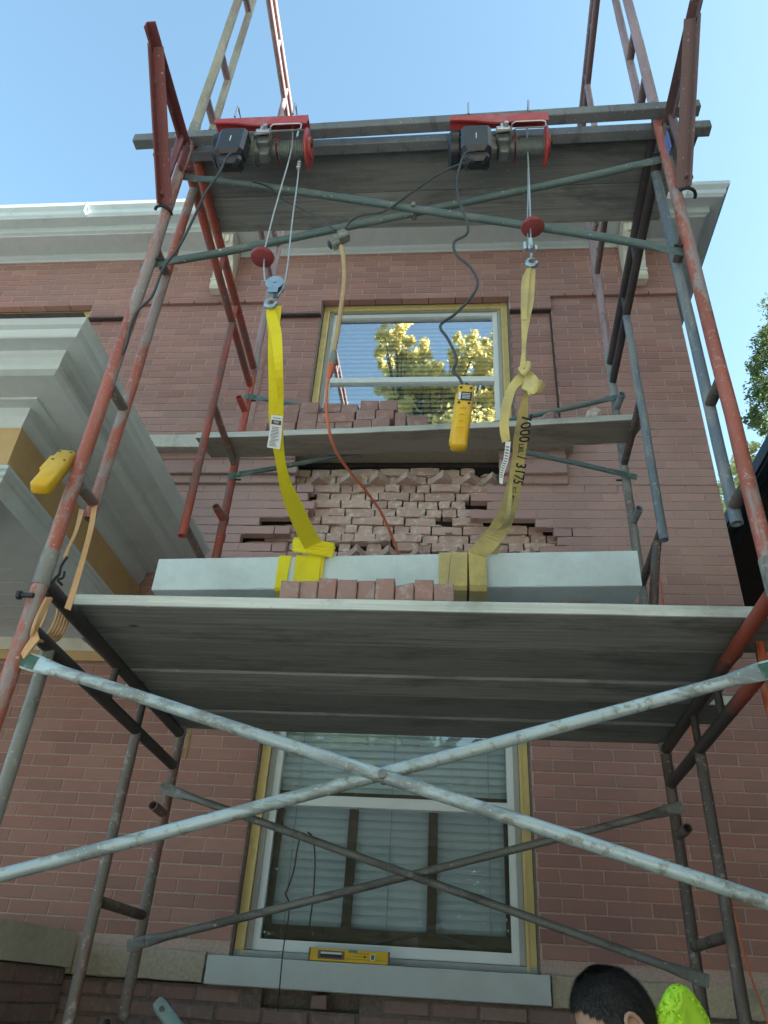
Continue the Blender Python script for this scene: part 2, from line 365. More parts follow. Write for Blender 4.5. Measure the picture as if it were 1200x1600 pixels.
M['yellow_plastic'] = simple('yellow_plastic', (0.68,0.42,0.02), 0.42, scale=25, var=0.08, bmp=0.05, dirt=(0.42,0.29,0.06), dirt_scale=12, dirt_lo=0.6, dirt_hi=0.8)
M['grip_dark'] = simple('dark_recess', (0.06,0.035,0.01), 0.7, bmp=0)
M['cord_black'] = simple('grey_black_rubber_cord', (0.045,0.06,0.07), 0.55, scale=30, var=0.2, bmp=0)
M['cord_tan'] = simple('tan_extension_cord', (0.44,0.32,0.17), 0.6, scale=30, var=0.12, bmp=0)
M['cord_orange'] = simple('orange_extension_cord', (0.52,0.15,0.085), 0.5, scale=30, var=0.1, bmp=0)
M['splitter'] = simple('grey_green_rubber', (0.17,0.19,0.17), 0.6, scale=60, var=0.3, dirt=(0.32,0.33,0.29), dirt_scale=25)
M['rubber_tan'] = simple('tan_rubber_strap', (0.58,0.35,0.17), 0.6, scale=18, var=0.15, stretch=(1,1,0.3), bmp=0.1)
M['black_iron'] = simple('black_iron', (0.03,0.035,0.04), 0.5, metal=0.3, scale=40, var=0.3)
M['vine'] = simple('dry_brown_stem', (0.07,0.05,0.035), 0.9, scale=60, var=0.3)
M['tag'] = simple('white_paper_tag', (0.62,0.66,0.68), 0.6, scale=5, var=0.03, bmp=0)
M['ink'] = simple('black_print', (0.02,0.022,0.03), 0.6, bmp=0)
def webbing(name, c, dirt, amt):
    mt, nt, N, L, b = node_mat(name)
    n2 = noise_node(N, L, 8, 8, 0.7); n1 = noise_node(N, L, 260, 2, 0.5, stretch=(1,1,1))
    wv = N.new('ShaderNodeTexWave'); wv.inputs['Scale'].default_value = 130; wv.bands_direction = 'Z'
    tc = N.new('ShaderNodeTexCoord'); L.new(tc.outputs['Object'], wv.inputs['Vector'])
    f = ramp(N, L, n2.outputs[0], [(amt,(0,0,0)),(amt+0.2,(0.8,0.8,0.8))]).outputs[0]
    out = mixc(N, L, f, c, dirt)
    out = mixc(N, L, ramp(N, L, n1.outputs[0], [(0.35,(0,0,0)),(0.7,(0.35,0.35,0.35))]).outputs[0], out, dirt)
    L.new(out, b.inputs['Base Color']); b.inputs['Roughness'].default_value = 0.75
    bump(N, L, b, wv.outputs[0], 0.35, 0.0015)
    b.inputs['Sheen Weight'].default_value = 0.15
    return mt
M['web_new'] = webbing('bright_yellow_webbing', (0.80,0.72,0.01), (0.66,0.56,0.02), 0.55)
M['web_old'] = webbing('faded_yellow_webbing', (0.66,0.56,0.19), (0.42,0.36,0.19), 0.42)
def wood_mat(name, a, b_, streak=(0.10,0.10,0.09), edge=False):
    mt, nt, N, L, b = node_mat(name)
    n1 = noise_node(N, L, 3.0, 10, 0.62, stretch=(0.6, 22, 22), distortion=0.5); n2 = noise_node(N, L, 1.5, 6, 0.6)
    n3 = noise_node(N, L, 60, 5, 0.6, stretch=(0.15,3,3))
    oi = N.new('ShaderNodeObjectInfo')
    c = ramp(N, L, n1.outputs[0], [(0.25, a), (0.55, b_), (0.8, tuple(x*1.15 for x in b_))]).outputs[0]
    c = mixc(N, L, ramp(N, L, n2.outputs[0], [(0.5,(0,0,0)),(0.75,(0.7,0.7,0.7))]).outputs[0], c, streak)
    mu = N.new('ShaderNodeMath'); mu.operation='MULTIPLY'; mu.inputs[1].default_value=0.85; L.new(oi.outputs['Random'], mu.inputs[0])
    c = mixc(N, L, mu.outputs[0], c, a)
    n4 = noise_node(N, L, 34, 3, 0.5); c = mixc(N, L, ramp(N, L, n4.outputs[0], [(0.70,(0,0,0)),(0.73,(0.6,0.6,0.6))]).outputs[0], c, (0.42,0.43,0.40))
    n5 = noise_node(N, L, 2.2, 8, 0.7, stretch=(0.8,3,1)); c = mixc(N, L, ramp(N, L, n5.outputs[0], [(0.52,(0,0,0)),(0.66,(0.65,0.65,0.65))]).outputs[0], c, tuple(x*0.55 for x in a))
    vo_ = N.new('ShaderNodeTexVoronoi'); vo_.inputs['Scale'].default_value = 1.6; tcv = N.new('ShaderNodeTexCoord'); mpv = N.new('ShaderNodeMapping'); mpv.inputs['Scale'].default_value = (1,2.2,1); L.new(tcv.outputs['Object'], mpv.inputs[0]); L.new(mpv.outputs[0], vo_.inputs['Vector'])
    c = mixc(N, L, ramp(N, L, vo_.outputs['Distance'], [(0.025,(0.9,0.9,0.9)),(0.05,(0,0,0))]).outputs[0], c, tuple(x*0.25 for x in a))
    L.new(c, b.inputs['Base Color']); b.inputs['Roughness'].default_value = 0.85
    ad = N.new('ShaderNodeMath'); ad.operation='ADD'; L.new(n1.outputs[0], ad.inputs[0]); L.new(n3.outputs[0], ad.inputs[1])
    bump(N, L, b, ad.outputs[0], 0.5, 0.003); return mt
M['plank'] = wood_mat('weathered_grey_plank', (0.14,0.155,0.15), (0.33,0.35,0.335), streak=(0.11,0.12,0.115))
M['plank_edge'] = wood_mat('pale_plaster_smeared_plank_edge', (0.42,0.46,0.43), (0.68,0.72,0.68), streak=(0.34,0.37,0.34))
M['plank_brown'] = wood_mat('brown_grey_plank', (0.20,0.18,0.155), (0.33,0.30,0.26), streak=(0.16,0.15,0.13))
M['skin'] = simple('skin', (0.42,0.24,0.17), 0.55, scale=30, var=0.06, bmp=0.05)
M['hair'] = simple('black_hair', (0.024,0.021,0.020), 0.55, scale=160, var=0.5, bmp=0.15, bd=0.0006)
M['hivis'] = simple('neon_yellow_green_cloth', (0.55,0.97,0.06), 0.8, scale=12, var=0.05, bmp=0.2)
M['denim'] = simple('dark_blue_denim', (0.04,0.06,0.10), 0.9, scale=60)
M['leather'] = simple('brown_boot_leather', (0.10,0.06,0.03), 0.7)
M['navy'] = simple('navy_painted_gutter', (0.035,0.055,0.075), 0.4, scale=8, var=0.1, bmp=0.03)
M['dark_soffit'] = simple('dark_brown_soffit', (0.055,0.045,0.04), 0.8, scale=8, var=0.2)
M['roof'] = simple('grey_shingle', (0.08,0.08,0.085), 0.9, scale=30, var=0.3, bmp=0.4)
M['bark'] = simple('grey_brown_bark', (0.06,0.048,0.038), 0.95, scale=14, var=0.3, bmp=0.8, bd=0.02, stretch=(1,1,0.3))
def leaf_mat(name, cols):
    mt, nt, N, L, b = node_mat(name)
    at = N.new('ShaderNodeAttribute'); at.attribute_name = 'tint'
    k = len(cols); c = ramp(N, L, at.outputs['Fac'], [(i/(k-1), q) for i, q in enumerate(cols)]).outputs[0]
    L.new(c, b.inputs['Base Color']); b.inputs['Roughness'].default_value = 0.6
    tl = N.new('ShaderNodeBsdfTranslucent'); L.new(c, tl.inputs[0]); mx = N.new('ShaderNodeMixShader'); mx.inputs[0].default_value = 0.65
    L.new(b.outputs[0], mx.inputs[1]); L.new(tl.outputs[0], mx.inputs[2]); L.new(mx.outputs[0], N['Material Output'].inputs[0]); return mt
M['leaf_yellow'] = leaf_mat('yellowing_leaves', [(0.55,0.55,0.22),(0.74,0.68,0.28),(0.85,0.80,0.42),(0.80,0.66,0.30)])
M['leaf_green'] = leaf_mat('green_leaves', [(0.06,0.10,0.04),(0.09,0.14,0.055),(0.12,0.17,0.07),(0.16,0.19,0.07)])
M['ground'] = simple('trampled_soil_and_grass', (0.055,0.05,0.035), 0.95, scale=2.5, var=0.35, bmp=0.6, bd=0.02, dirt=(0.06,0.08,0.03), dirt_scale=0.7)
M['concrete'] = simple('bounce_concrete', (0.44,0.43,0.41), 0.9, scale=14, var=0.12, bmp=0.3)

# ================================================================== GROUND
g = MB(); n = 24; S = 400.0
for i in range(n):
    for j in range(n):
        x0, x1 = -S+2*S*i/n, -S+2*S*(i+1)/n; y0, y1 = -S+2*S*j/n, -S+2*S*(j+1)/n
        g.add([(x0,y0,0),(x1,y0,0),(x1,y1,0),(x0,y1,0)], [(0,1,2,3)])
g.build('ground', M['ground'], kind='structure')
MB().box(-40,40,-24,-4.6,-0.05,0.02).build('bounce_pavement', M['concrete'], kind='structure')  # unseen pale slab added to bounce sunlight up onto the facade

# ================================================================== BRICK HOUSE
HC = 0.06612; W = 0.2127; ZO = 6.4
JT = 0.007                           # joint width
def row_z(r): return ZO - r*HC, ZO - (r-1)*HC          # bottom, top of course r
house = thing('brick_house', 'red brown brick house front with open hole in its face between two windows', 'house', (-1.3, 0, 0))
XL, XR = -9.0, 0.737
WX0, WX1 = -2.022, -0.540            # window opening, both storeys
LW_Z0, LW_Z1 = 1.85, 3.62
UW_Z0, UW_Z1 = 4.99, 6.415
W2X0, W2X1 = -5.42, -3.945           # left upper window
SXR = 0.39                           # width of the surround strip beside an opening
brick_meshes = {}
def brick_verts(x0, x1, z0, z1, y, dep=0.06, c=0.0022):
    return ([(x0+c,y,z0+c),(x1-c,y,z0+c),(x1-c,y,z1-c),(x0+c,y,z1-c),
             (x0,y+c,z0),(x1,y+c,z0),(x1,y+c,z1),(x0,y+c,z1),
             (x0,y+dep,z0),(x1,y+dep,z0),(x1,y+dep,z1),(x0,y+dep,z1)],
            [(0,1,2,3),(4,5,1,0),(5,6,2,1),(6,7,3,2),(7,4,0,3),(8,9,5,4),(9,10,6,5),(10,11,7,6),(11,8,4,7)])
BR = []      # (x0,x1,z0,z1,y,size_in_pixels)
def clip_intervals(x0, x1, cuts):
    iv = [(x0, x1)]
    for a, b in cuts:
        nv = []
        for p, q in iv:
            if b <= p or a >= q: nv.append((p, q)); continue
            if a > p: nv.append((p, a))
            if b < q: nv.append((b, q))
        iv = nv
    return iv
hole_rows = {  # course: left edge, right edge of the opened face
 25: (-2.05,-0.66), 26: (-2.02,-0.66), 27: (-2.03,-0.66), 28: (-1.90,-0.76), 29: (-1.93,-0.86), 30: (-1.88,-0.745),
 31: (-1.90,-0.86), 32: (-2.23,-0.44), 33: (-2.02,-0.33), 34: (-2.34,-0.31), 35: (-2.03,-0.43), 36: (-1.93,-0.53), 37: (-1.80,-0.76), 38: (-1.70,-0.90)}
def course_bricks(r):
    z0, z1 = row_z(r); zc = (z0+z1)/2; segs = []
    if zc > 6.43: segs = [(XL, XR+0.02, -0.028, [])]
    elif zc > 6.25:
        cuts = [(WX0, WX1), (W2X0, W2X1)] if zc < 6.415 else []
        segs = [(WX0-SXR, WX1+SXR-0.07, -0.028, cuts), (W2X0-SXR, W2X1+SXR, -0.028, cuts),
                (WX1+SXR-0.07, XR, 0, []), (W2X1+SXR, WX0-SXR, 0, []), (XL, W2X0-SXR, 0, [])]
    elif zc > 4.99:
        segs = [(WX0-SXR, WX0, 0.012, []), (WX1, WX1+SXR-0.07, 0.012, []), (W2X1, W2X1+SXR, 0.012, []), (W2X0-SXR, W2X0, 0.012, []),
                (WX1+SXR-0.07, XR, 0, []), (W2X1+SXR, WX0-SXR, 0, []), (XL, W2X0-SXR, 0, [])]
    elif zc > 4.86:
        segs = [(-0.166, XR, 0, [])]
    elif r in (24, 25, 26, 27):
        yy = {24: -0.030, 25: -0.022, 26: -0.044, 27: -0.020}[r]
        cut = [hole_rows[r]] if r in hole_rows else [(-2.05,-0.66)]
        segs = [(XL, -0.213, yy, cut), (-0.213, XR, 0, [])]
    elif zc > LW_Z1:
        segs = [(XL, XR, 0, [hole_rows[r]] if r in hole_rows else [])]
    elif zc > LW_Z0:
        segs = [(XL, XR, 0, [(WX0, WX1)])]
    return z0, z1, segs
for r in range(-9, 69):
    z0, z1, segs = course_bricks(r)
    if z0 > 7.06: continue
    for a, b, yy, cuts in segs:
        for p, q in clip_intervals(a, b, cuts):
            c = math.floor(p/(W/2)) - 2
            while c*W/2 < q:
                if (c + r) % 2 == 1:
                    bx0, bx1 = max(p, c*W/2) , min(q, c*W/2 + W)
                    if bx1 - bx0 > 0.03:
                        e0 = JT/2 if bx0 > p + 1e-6 or True else 0
                        BR.append([bx0+JT/2, bx1-JT/2, z0+JT/2, z1-JT/2, yy + uni(-0.0012, 0.0012)])
                c += 1
def vis_size(x0, x1, z0, z1, y):
    xc, zc = (x0+x1)/2, (z0+z1)/2
    px, py, d = proj((xc, y, zc))
    if not (5 < px < 1195 and 5 < py < 1595): return 0
    if -1.98 < 0 and px < 330 and 500 < py < 930 and px < 135 + (py-497)*0.52: return 0      # behind the porch cornice
    if 950 < py < 1145 and 110 + (py-950)*0.9 < px < 1130 - (py-950)*0.45: return 0           # behind the platform
    return (x1-x0)/d*F_PX
for b in BR: b.append(vis_size(*b[:5]) * (z1 and 1))
order = sorted(range(len(BR)), key=lambda i: -BR[i][5]*1000/(proj(((BR[i][0]+BR[i][1])/2, 0, (BR[i][2]+BR[i][3])/2))[2]) if BR[i][5] > 0 else 1)
single = set(order[:290])
stuff = MB(); mesh_lib = {}
for i, (x0, x1, z0, z1, y, s_) in enumerate(BR):
    if i in single:
        w = round(x1-x0, 3); key = (w, random.randrange(4))
        if key not in mesh_lib:
            me = bpy.data.meshes.new('brick'); v, f = brick_verts(-w/2, w/2, 0, z1-z0, 0)
            v = [(a+(uni(-0.0008,0.0008) if abs(bb) < 0.01 else 0), bb+uni(-0.0006,0.0006), c+(uni(-0.0008,0.0008) if abs(bb) < 0.01 else 0)) for a, bb, c in v]
            me.from_pydata(v, [], f); at = me.attributes.new('tint','FLOAT','FACE'); at.data.foreach_set('value', [rnd()*0.3]*len(f)); me.materials.append(M['brick'])
            mesh_lib[key] = me
        o = bpy.data.objects.new('brick', mesh_lib[key]); COL.objects.link(o); o.parent = house
        o.location = ((x0+x1)/2+1.3, y, z0)
    else:
        stuff.tint = rnd(); v, f = brick_verts(x0, x1, z0, z1, y); stuff.add(v, f)
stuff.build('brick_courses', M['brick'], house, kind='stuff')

# mortar backing (set back from the brick faces), built round the openings
mo = MB(); RD = 0.0035
def back(x0, x1, z0, z1, y): mo.box(x0, x1, y+RD, y+0.055, z0, z1)
back(XL, XR, 6.432, 7.08, -0.028+0.0)
mo.box(XL+0.01, XR-0.01, 0.03, 0.12, 6.43, 7.08)
back(WX0-SXR, WX0, 6.265, 6.432, -0.028); back(WX1, WX1+SXR-0.07, 6.265, 6.432, -0.028); back(W2X1, W2X1+SXR, 6.265, 6.432, -0.028); back(W2X0-SXR, W2X0, 6.265, 6.432, -0.028)
back(WX0, WX1, 6.417, 6.432, -0.028); back(W2X0, W2X1, 6.417, 6.432, -0.028)
for a, b in ((WX0-SXR, WX0),(WX1, WX1+SXR-0.07),(W2X1, W2X1+SXR),(W2X0-SXR, W2X0)): back(a, b, 4.985, 6.265, 0.012)
for a, b in ((WX1+SXR-0.07, XR),(W2X1+SXR, WX0-SXR),(XL, W2X0-SXR)): back(a, b, 4.86, 6.432, 0.0)
back(-0.213, XR, 4.60, 4.86, 0)
for r in (24,25,26,27):
    z0, z1 = row_z(r); yy = {24: -0.030, 25: -0.022, 26: -0.044, 27: -0.020}[r]; h = hole_rows.get(r, (-2.05,-0.66))
    back(XL, h[0]-0.004, z0, z1, yy); back(h[1]+0.004, -0.213, z0, z1, yy)
for r in range(28, 39):
    z0, z1 = row_z(r); h = hole_rows[r]
    back(XL, h[0]-uni(0.06,0.32), z0, z1, 0); back(h[1]+uni(0.05,0.28), XR, z0, z1, 0)
ztop = row_z(38)[0]
back(XL, XR, LW_Z1, ztop, 0)
back(XL, WX0, 1.80, LW_Z1, 0); back(WX1, XR, 1.80, LW_Z1, 0)
mo.build('mortar_bed', M['mortar'], house)
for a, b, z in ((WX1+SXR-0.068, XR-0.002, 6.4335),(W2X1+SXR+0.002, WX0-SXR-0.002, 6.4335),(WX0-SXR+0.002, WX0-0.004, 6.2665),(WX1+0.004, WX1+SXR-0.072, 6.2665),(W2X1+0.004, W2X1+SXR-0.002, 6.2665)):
    MB().box(a, b, -0.026, 0.012, z-0.020, z-0.0015).build('shadow_strip', M['dark_strip'], house)  # dark strip painting the shadow under the projecting brick band
MB().box(WX1+SXR-0.084, WX1+SXR-0.071, -0.004, 0.015, 5.0, 6.245).build('shadow_edge', M['dark_strip'], house)  # dark line painting the shade along the recessed surround
# wall core behind
core = MB()
for a, b, c, d in ((XL,W2X0,1.75,7.1),(W2X1,WX0,4.9,7.1),(WX1,XR,4.9,7.1),(W2X0,W2X1,6.45,7.1),(WX0,WX1,6.45,7.1),(W2X0,W2X1,1.75,4.95),(W2X1,-2.4,1.75,4.9),(-0.25,XR,1.75,4.9),
                   (-2.4,WX0,1.75,4.05),(WX1,-0.25,1.75,4.05),(WX0,WX1,LW_Z1+0.02,4.05)):
    core.box(a+0.001, b-0.001, 0.07, 0.32, c, d)
core.box(XL, XR-0.01, 0.08, 0.32, 0, 1.74)
core.box(-2.42, -0.22, 0.215, 0.32, 4.0, 4.95)
core.box(XR-0.08, XR, 0.08, 7.0, 0, 7.1); core.box(XL, XL+0.08, 0.08, 7.0, 0, 7.1); core.box(XL, XR, 7.0, 7.1, 0, 7.1)
core.build('wall_core', M['mortar_dark'], house)
side = MB()
for r in range(-9, 96):
    z0, z1 = row_z(r)
    if z0 > 7.05 or z0 < 0: continue
    yy = 0.02 + (W/2 if r % 2 else 0)
    k = 0
    while yy < 6.9:
        side.tint = rnd(); side.box(XR-0.004, XR+0.004, yy+JT/2, yy+W-JT/2, z0+JT/2, z1-JT/2); yy += W; k += 1
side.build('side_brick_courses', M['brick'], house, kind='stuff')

# old back-up brickwork inside the hole : each broken brick a part
bk_i = 0
def bedge(v): return uni(-v, v)
for r in range(25, 39):
    z0, z1 = row_z(r); zz0, zz1 = z0+0.002, z1-0.006
    a, b = -2.42, -0.22
    x = a + uni(0, 0.1)
    while x < b:
        w = random.choice((0.10, 0.105, 0.20, 0.205, 0.21, 0.14, 0.085)); x1 = min(x+w, b)
        y = 0.088 + uni(-0.014, 0.014)
        tip = False
        if rnd() < 0.04 and not tip: x = x1; continue
        q = MB(); q.tint = rnd(); cx_ = (x+x1)/2; hw_ = (x1-x)/2-uni(0.003,0.007)
        if tip:
            s_ = 0.085; yy = 0.085; pts = [(-s_*0.95,0.06),(uni(-0.012,0.012),-s_-0.01+uni(0,.02)),(s_*0.95,0.055),(0,0.14)]
            q.hexa([(cx_+p[0], yy+p[1], zz0+bedge(.003)) for p in pts]+[(cx_+p[0]*0.97, yy+p[1]+0.006, zz1-uni(0,.006)) for p in pts])
            x1 = x + 0.205
            if rnd() < .8: pass
        else:
            # irregular broken face : 3 x 2 grid
            xs = [-hw_, -hw_*0.3+bedge(.01), hw_*0.35+bedge(.01), hw_]; vs_ = []
            for zz, cc in ((zz0,0),(zz0+(zz1-zz0)*0.5,1),(zz1,0)):
                for k, xx in enumerate(xs):
                    ed = 1 if k in (0,3) else 0
                    vs_.append((cx_+xx+(bedge(.004) if ed else 0), y+bedge(.004)+(0.004 if (ed and not cc) else 0), zz+(bedge(.002) if not cc else bedge(.008))))
            nb = len(vs_)
            for zz in (zz0, zz1):
                for xx in (xs[0], xs[3]): vs_.append((cx_+xx, 0.2, zz))
            f = []
            for rr_ in range(2):
                for k in range(3):
                    i0 = rr_*4+k; f.append((i0,i0+1,i0+5,i0+4))
            f += [(nb,nb+1,3,2,1,0),(nb+3,nb+2,8,9,10,11),(nb,0,4,8,nb+2),(nb+1,nb+3,11,7,3)]
            q.add(vs_, f)
        inside = None
        for rr_ in (r,):
            h = hole_rows[rr_]
            inside = (cx_ > h[0]-0.12 and cx_ < h[1]+0.12)
        if inside: q.build('broken_brick', M['old_brick'], house, label=None)
        x = x1 if not tip else x + uni(0.20, 0.26)
for px_, py_, hw_, pr_ in ((497,742,.075,.05),(548,738,.085,.055),(592,738,.075,.06),(637,735,.085,.055),(690,742,.075,.065),(735,740,.07,.05),(770,742,.06,.05),(557,850,.065,.075),(606,852,.065,.075),(656,852,.07,.075),(712,850,.08,.06),(825,852,.085,.05),(770,856,.06,.05)):
    p = PY(0.03, px_, py_+6); q = MB(); q.tint = rnd(); r_i = int((ZO-p.z)/HC)+1; a0_, a1_ = row_z(r_i); zb_ = a0_+0.001; zt_ = a1_-0.006; sk = uni(-.012,.012); yb_ = 0.105
    q.hexa([(p.x-hw_*1.1, yb_-0.012+uni(0,.01), zb_),(p.x+sk, yb_-0.05-pr_, zb_+bedge(.002)),(p.x+hw_, yb_-0.012+uni(0,.01), zb_),(p.x, yb_+0.08, zb_)]+
           [(p.x-hw_*.96, yb_-0.008, zt_-uni(0,.012)),(p.x+sk+bedge(.01), yb_-0.040-pr_, zt_-uni(0.0,.008)),(p.x+hw_*.96, yb_-0.008, zt_-uni(0,.012)),(p.x, yb_+0.08, zt_)])
    q.build('broken_brick', M['old_brick'], house)
ml = MB(); random.seed(3)
for k in range(150):                      # crumbled mortar between the old bricks
    r = random.choice(list(range(25, 39))+[25,26,25,26,35]); h = hole_rows[r]; z0, z1 = row_z(r)
    cx_ = uni(h[0]-0.02, h[1]+0.02); cz = z0 + uni(-0.01, 0.012); cy_ = 0.10+uni(-0.012,0.02)
    rx, rz, ry = uni(0.015,0.06), uni(0.006,0.016), uni(0.008,0.022); vs_ = []
    for a in range(3):
        for k2 in range(7):
            t = 2*PI*k2/7; s2 = (0.6,1.0,0.6)[a]*uni(0.75,1.2)
            vs_.append((cx_+math.cos(t)*rx*s2, cy_+(a-1)*ry, cz+math.sin(t)*rz*s2))
    f = []
    for a in range(2):
        for k2 in range(7): f.append((a*7+k2, a*7+(k2+1)%7, a*7+7+(k2+1)%7, a*7+7+k2))
    f += [tuple(range(6,-1,-1)), tuple(range(14,21))]; ml.add(vs_, f)
ml.build('mortar_crumbs', M['mortar_lump'], house, kind='stuff')
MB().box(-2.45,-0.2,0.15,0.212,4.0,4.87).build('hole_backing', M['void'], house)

# stone courses
def stone(name, x0, x1, y0, y1, z0, z1, mat, label=None, seg=14, amp=0.0025, parent=house):
    q = MB(); rings = []
    for k in range(seg+1):
        x = x0+(x1-x0)*k/seg; j = lambda: uni(-amp, amp)
        rings.append([Vector((x,y0+j(),z0+0.004+j())),Vector((x,y0+0.004,z0+j())),Vector((x,y1,z0)),Vector((x,y1,z1)),Vector((x,y0+0.004,z1+j())),Vector((x,y0+j(),z1-0.004+j()))])
    q.sweep(rings); return q.build(name, mat, parent, label=label)
stone('upper_sill', -9.0, -2.1, -0.085, 0.10, 4.872, 4.986, M['stone_pale'], 'pale limestone sill course left of the upper window', seg=60)
stone('upper_sill', -2.095, -0.166, -0.085, 0.10, 4.872, 4.986, M['stone_old'], 'old stone sill still under the upper window', seg=24)
stone('lower_sill', -2.108, -0.506, -0.055, 0.12, 1.722, 1.842, M['stone_new'], 'new blue grey stone sill under the lower window', amp=0.0006)
stone('stone_band', -2.77, -2.128, -0.032, 0.10, 1.728, 1.852, M['stone_old'], 'tan stone band left of the lower window', amp=0.004)
stone('stone_band', -9.0, -2.776, -0.032, 0.10, 1.728, 1.852, M['stone_old'], None, seg=30)
stone('stone_band', -0.497, 0.30, -0.032, 0.10, 1.722, 1.842, M['stone_old'], 'tan stone band right of the lower window', amp=0.004)
stone('stone_band', 0.306, 0.745, -0.032, 0.10, 1.722, 1.842, M['stone_old'], None, amp=0.004)

# rough brick below the stone band, with two bricks knocked out
gaps = [(-1.83,-1.60),(-1.53,-1.385)]
RW = 0.222; rh = 0.070
rs_b = MB(); big = 0
for k in range(0, 25):
    z1 = 1.716 - k*rh; z0 = z1-rh
    if z0 < 0: z0 = 0.0
    if z1 - z0 < 0.02: break
    x = -9.0 + (RW/2 if k % 2 else 0) - 0.04
    while x < XR:
        x1 = min(x+RW, XR); xa, xb = x+0.006, x1-0.006
        if k == 0 and any(xb > g0 and xa < g1 for g0, g1 in gaps):
            if -1.62 < (xa+xb)/2 < -1.45: xa, xb = -1.60, -1.525
            else: x += RW; continue
        if xb-xa > 0.03:
            y = uni(-0.006, 0.006) - (0.02 if (k == 0 and xb-xa < 0.09) else 0)
            v, f = brick_verts(xa, xb, z0+0.006, z1-0.006, y, 0.06, 0.006)
            v = [(a+bedge(.0015), b_+bedge(.0015), c+bedge(.0015)) for a, b_, c in v]
            ppx, ppy, _ = proj(((xa+xb)/2, 0, z1))
            if k < 4 and -50 < ppx < 1250 and ppy < 1610:
                q = MB(); q.tint = rnd(); q.add(v, f); q.build('foundation_brick', M['rough_brick'], house)
            else:
                rs_b.tint = rnd(); rs_b.add(v, f)
        x += RW
rs_b.build('foundation_courses', M['rough_brick'], house, kind='stuff')
q = MB(); q.box(XL, -1.84, 0.008, 0.079, 0, 1.72); q.box(-1.375, XR-0.001, 0.008, 0.079, 0, 1.72); q.box(-1.839, -1.376, 0.008, 0.079, 0, 1.645)
q.build('foundation_mortar', M['mortar_dark'], house)

# windows
def make_window(x0, x1, z0, z1, rail_z, label, lower=False):
    zt = z1
    fr = MB(); t = 0.048
    for a, b, c, d in ((x0+0.012,x0+0.012+t,z0,zt),(x1-0.012-t,x1-0.012,z0,zt)): fr.box(a,b,0.045,0.115,c,d)
    fr.box(x0+0.012+t+0.0005, x1-0.012-t-0.0005, 0.047, 0.115, zt-t-0.012, zt-0.003)
    fr.box(x0+0.012+t-0.012, x0+0.012+t+0.001, 0.035, 0.0448, z0, zt-t-0.012); fr.box(x1-0.012-t-0.001, x1-0.012-t+0.012, 0.035, 0.0448, z0, zt-t-0.012)
    w = fr.build('window', M['yellow_trim'], house, label=label)
    j = MB(); a0, a1 = x0+0.062, x1-0.062
    j.box(a0, a0+0.028, 0.06, 0.14, z0+0.03, zt-0.07); j.box(a1-0.028, a1, 0.06, 0.14, z0+0.03, zt-0.07); j.box(a0, a1, 0.0605, 0.14, zt-0.07, zt-0.062)
    j.box(x0+0.012, x1-0.012, 0.036, 0.14, z0-0.001, z0+0.026)
    j.build('jamb', M['grey_frame'], w)
    s = MB(); b0, b1 = a0+0.028, a1-0.028; tw = 0.036
    s.box(b0, b0+tw, 0.075, 0.12, z0+0.03, zt-0.072); s.box(b1-tw, b1, 0.075, 0.12, z0+0.03, zt-0.072)
    s.box(b0+tw, b1-tw, 0.077, 0.12, zt-0.072-tw, zt-0.073); s.box(b0+tw, b1-tw, 0.073, 0.12, z0+0.03, z0+0.03+0.05)
    s.box(b0+tw, b1-tw, 0.066, 0.12, rail_z-0.024, rail_z+0.024)
    s.box(b0+tw, b1-tw, 0.088, 0.12, rail_z+0.0245, rail_z+0.034)
    s.build('sash', M['vinyl'], w)
    gl = MB(); gl.add([(b0+tw-.003,0.104,rail_z+0.02),(b1-tw+.003,0.104,rail_z+0.02),(b1-tw+.003,0.104,zt-0.072-tw+.003),(b0+tw-.003,0.104,zt-0.072-tw+.003)], [(0,1,2,3)])
    gl.build('pane', M['glass_low' if lower else 'glass'], w)
    gl = MB(); gl.add([(b0+tw-.003,0.092,z0+0.078),(b1-tw+.003,0.092,z0+0.078),(b1-tw+.003,0.092,rail_z-0.02),(b0+tw-.003,0.092,rail_z-0.02)], [(0,1,2,3)])
    gl.build('pane', M['glass_low' if lower else 'glass'], w)
    MB().box(x0-0.02, x0+0.010, 0.0132, 0.2, z0, zt).build('reveal', M['mortar_dark'], w); MB().box(x1-0.010, x1+0.02, 0.0132, 0.2, z0, zt).build('reveal', M['mortar_dark'], w)
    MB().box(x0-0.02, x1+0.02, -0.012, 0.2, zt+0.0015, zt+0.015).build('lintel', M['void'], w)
    if lower:
        br = MB(); zb0 = z0+0.075
        for xx in (-1.482, -1.055): br.box(xx-0.024, xx+0.024, 0.128, 0.142, zb0, rail_z-0.02)
        br.box(b0+tw-0.01, b1-tw+0.01, 0.127, 0.145, zb0, zb0+0.075); br.box(b0+tw-0.01, b1-tw+0.01, 0.127, 0.145, rail_z+0.02, rail_z+0.062)
        br.box(b0+tw-0.01, b0+tw+0.03, 0.1265, 0.1455, zb0, rail_z-0.02); br.box(b1-tw-0.02, b1-tw+0.01, 0.1265, 0.1455, zb0, rail_z-0.02)
        br.build('inner_sash', M['brown_wood'], w)
    return w
make_window(WX0, WX1, UW_Z0, UW_Z1, 5.625, 'double hung window with yellow trim reflecting an autumn tree')
make_window(WX0, WX1, LW_Z0-0.002, LW_Z1, 2.585, 'tall lower window with yellow trim and brown inner bars', lower=True)
make_window(W2X0, W2X1, UW_Z0, UW_Z1, 5.625, 'upper window half hidden behind the porch cornice')
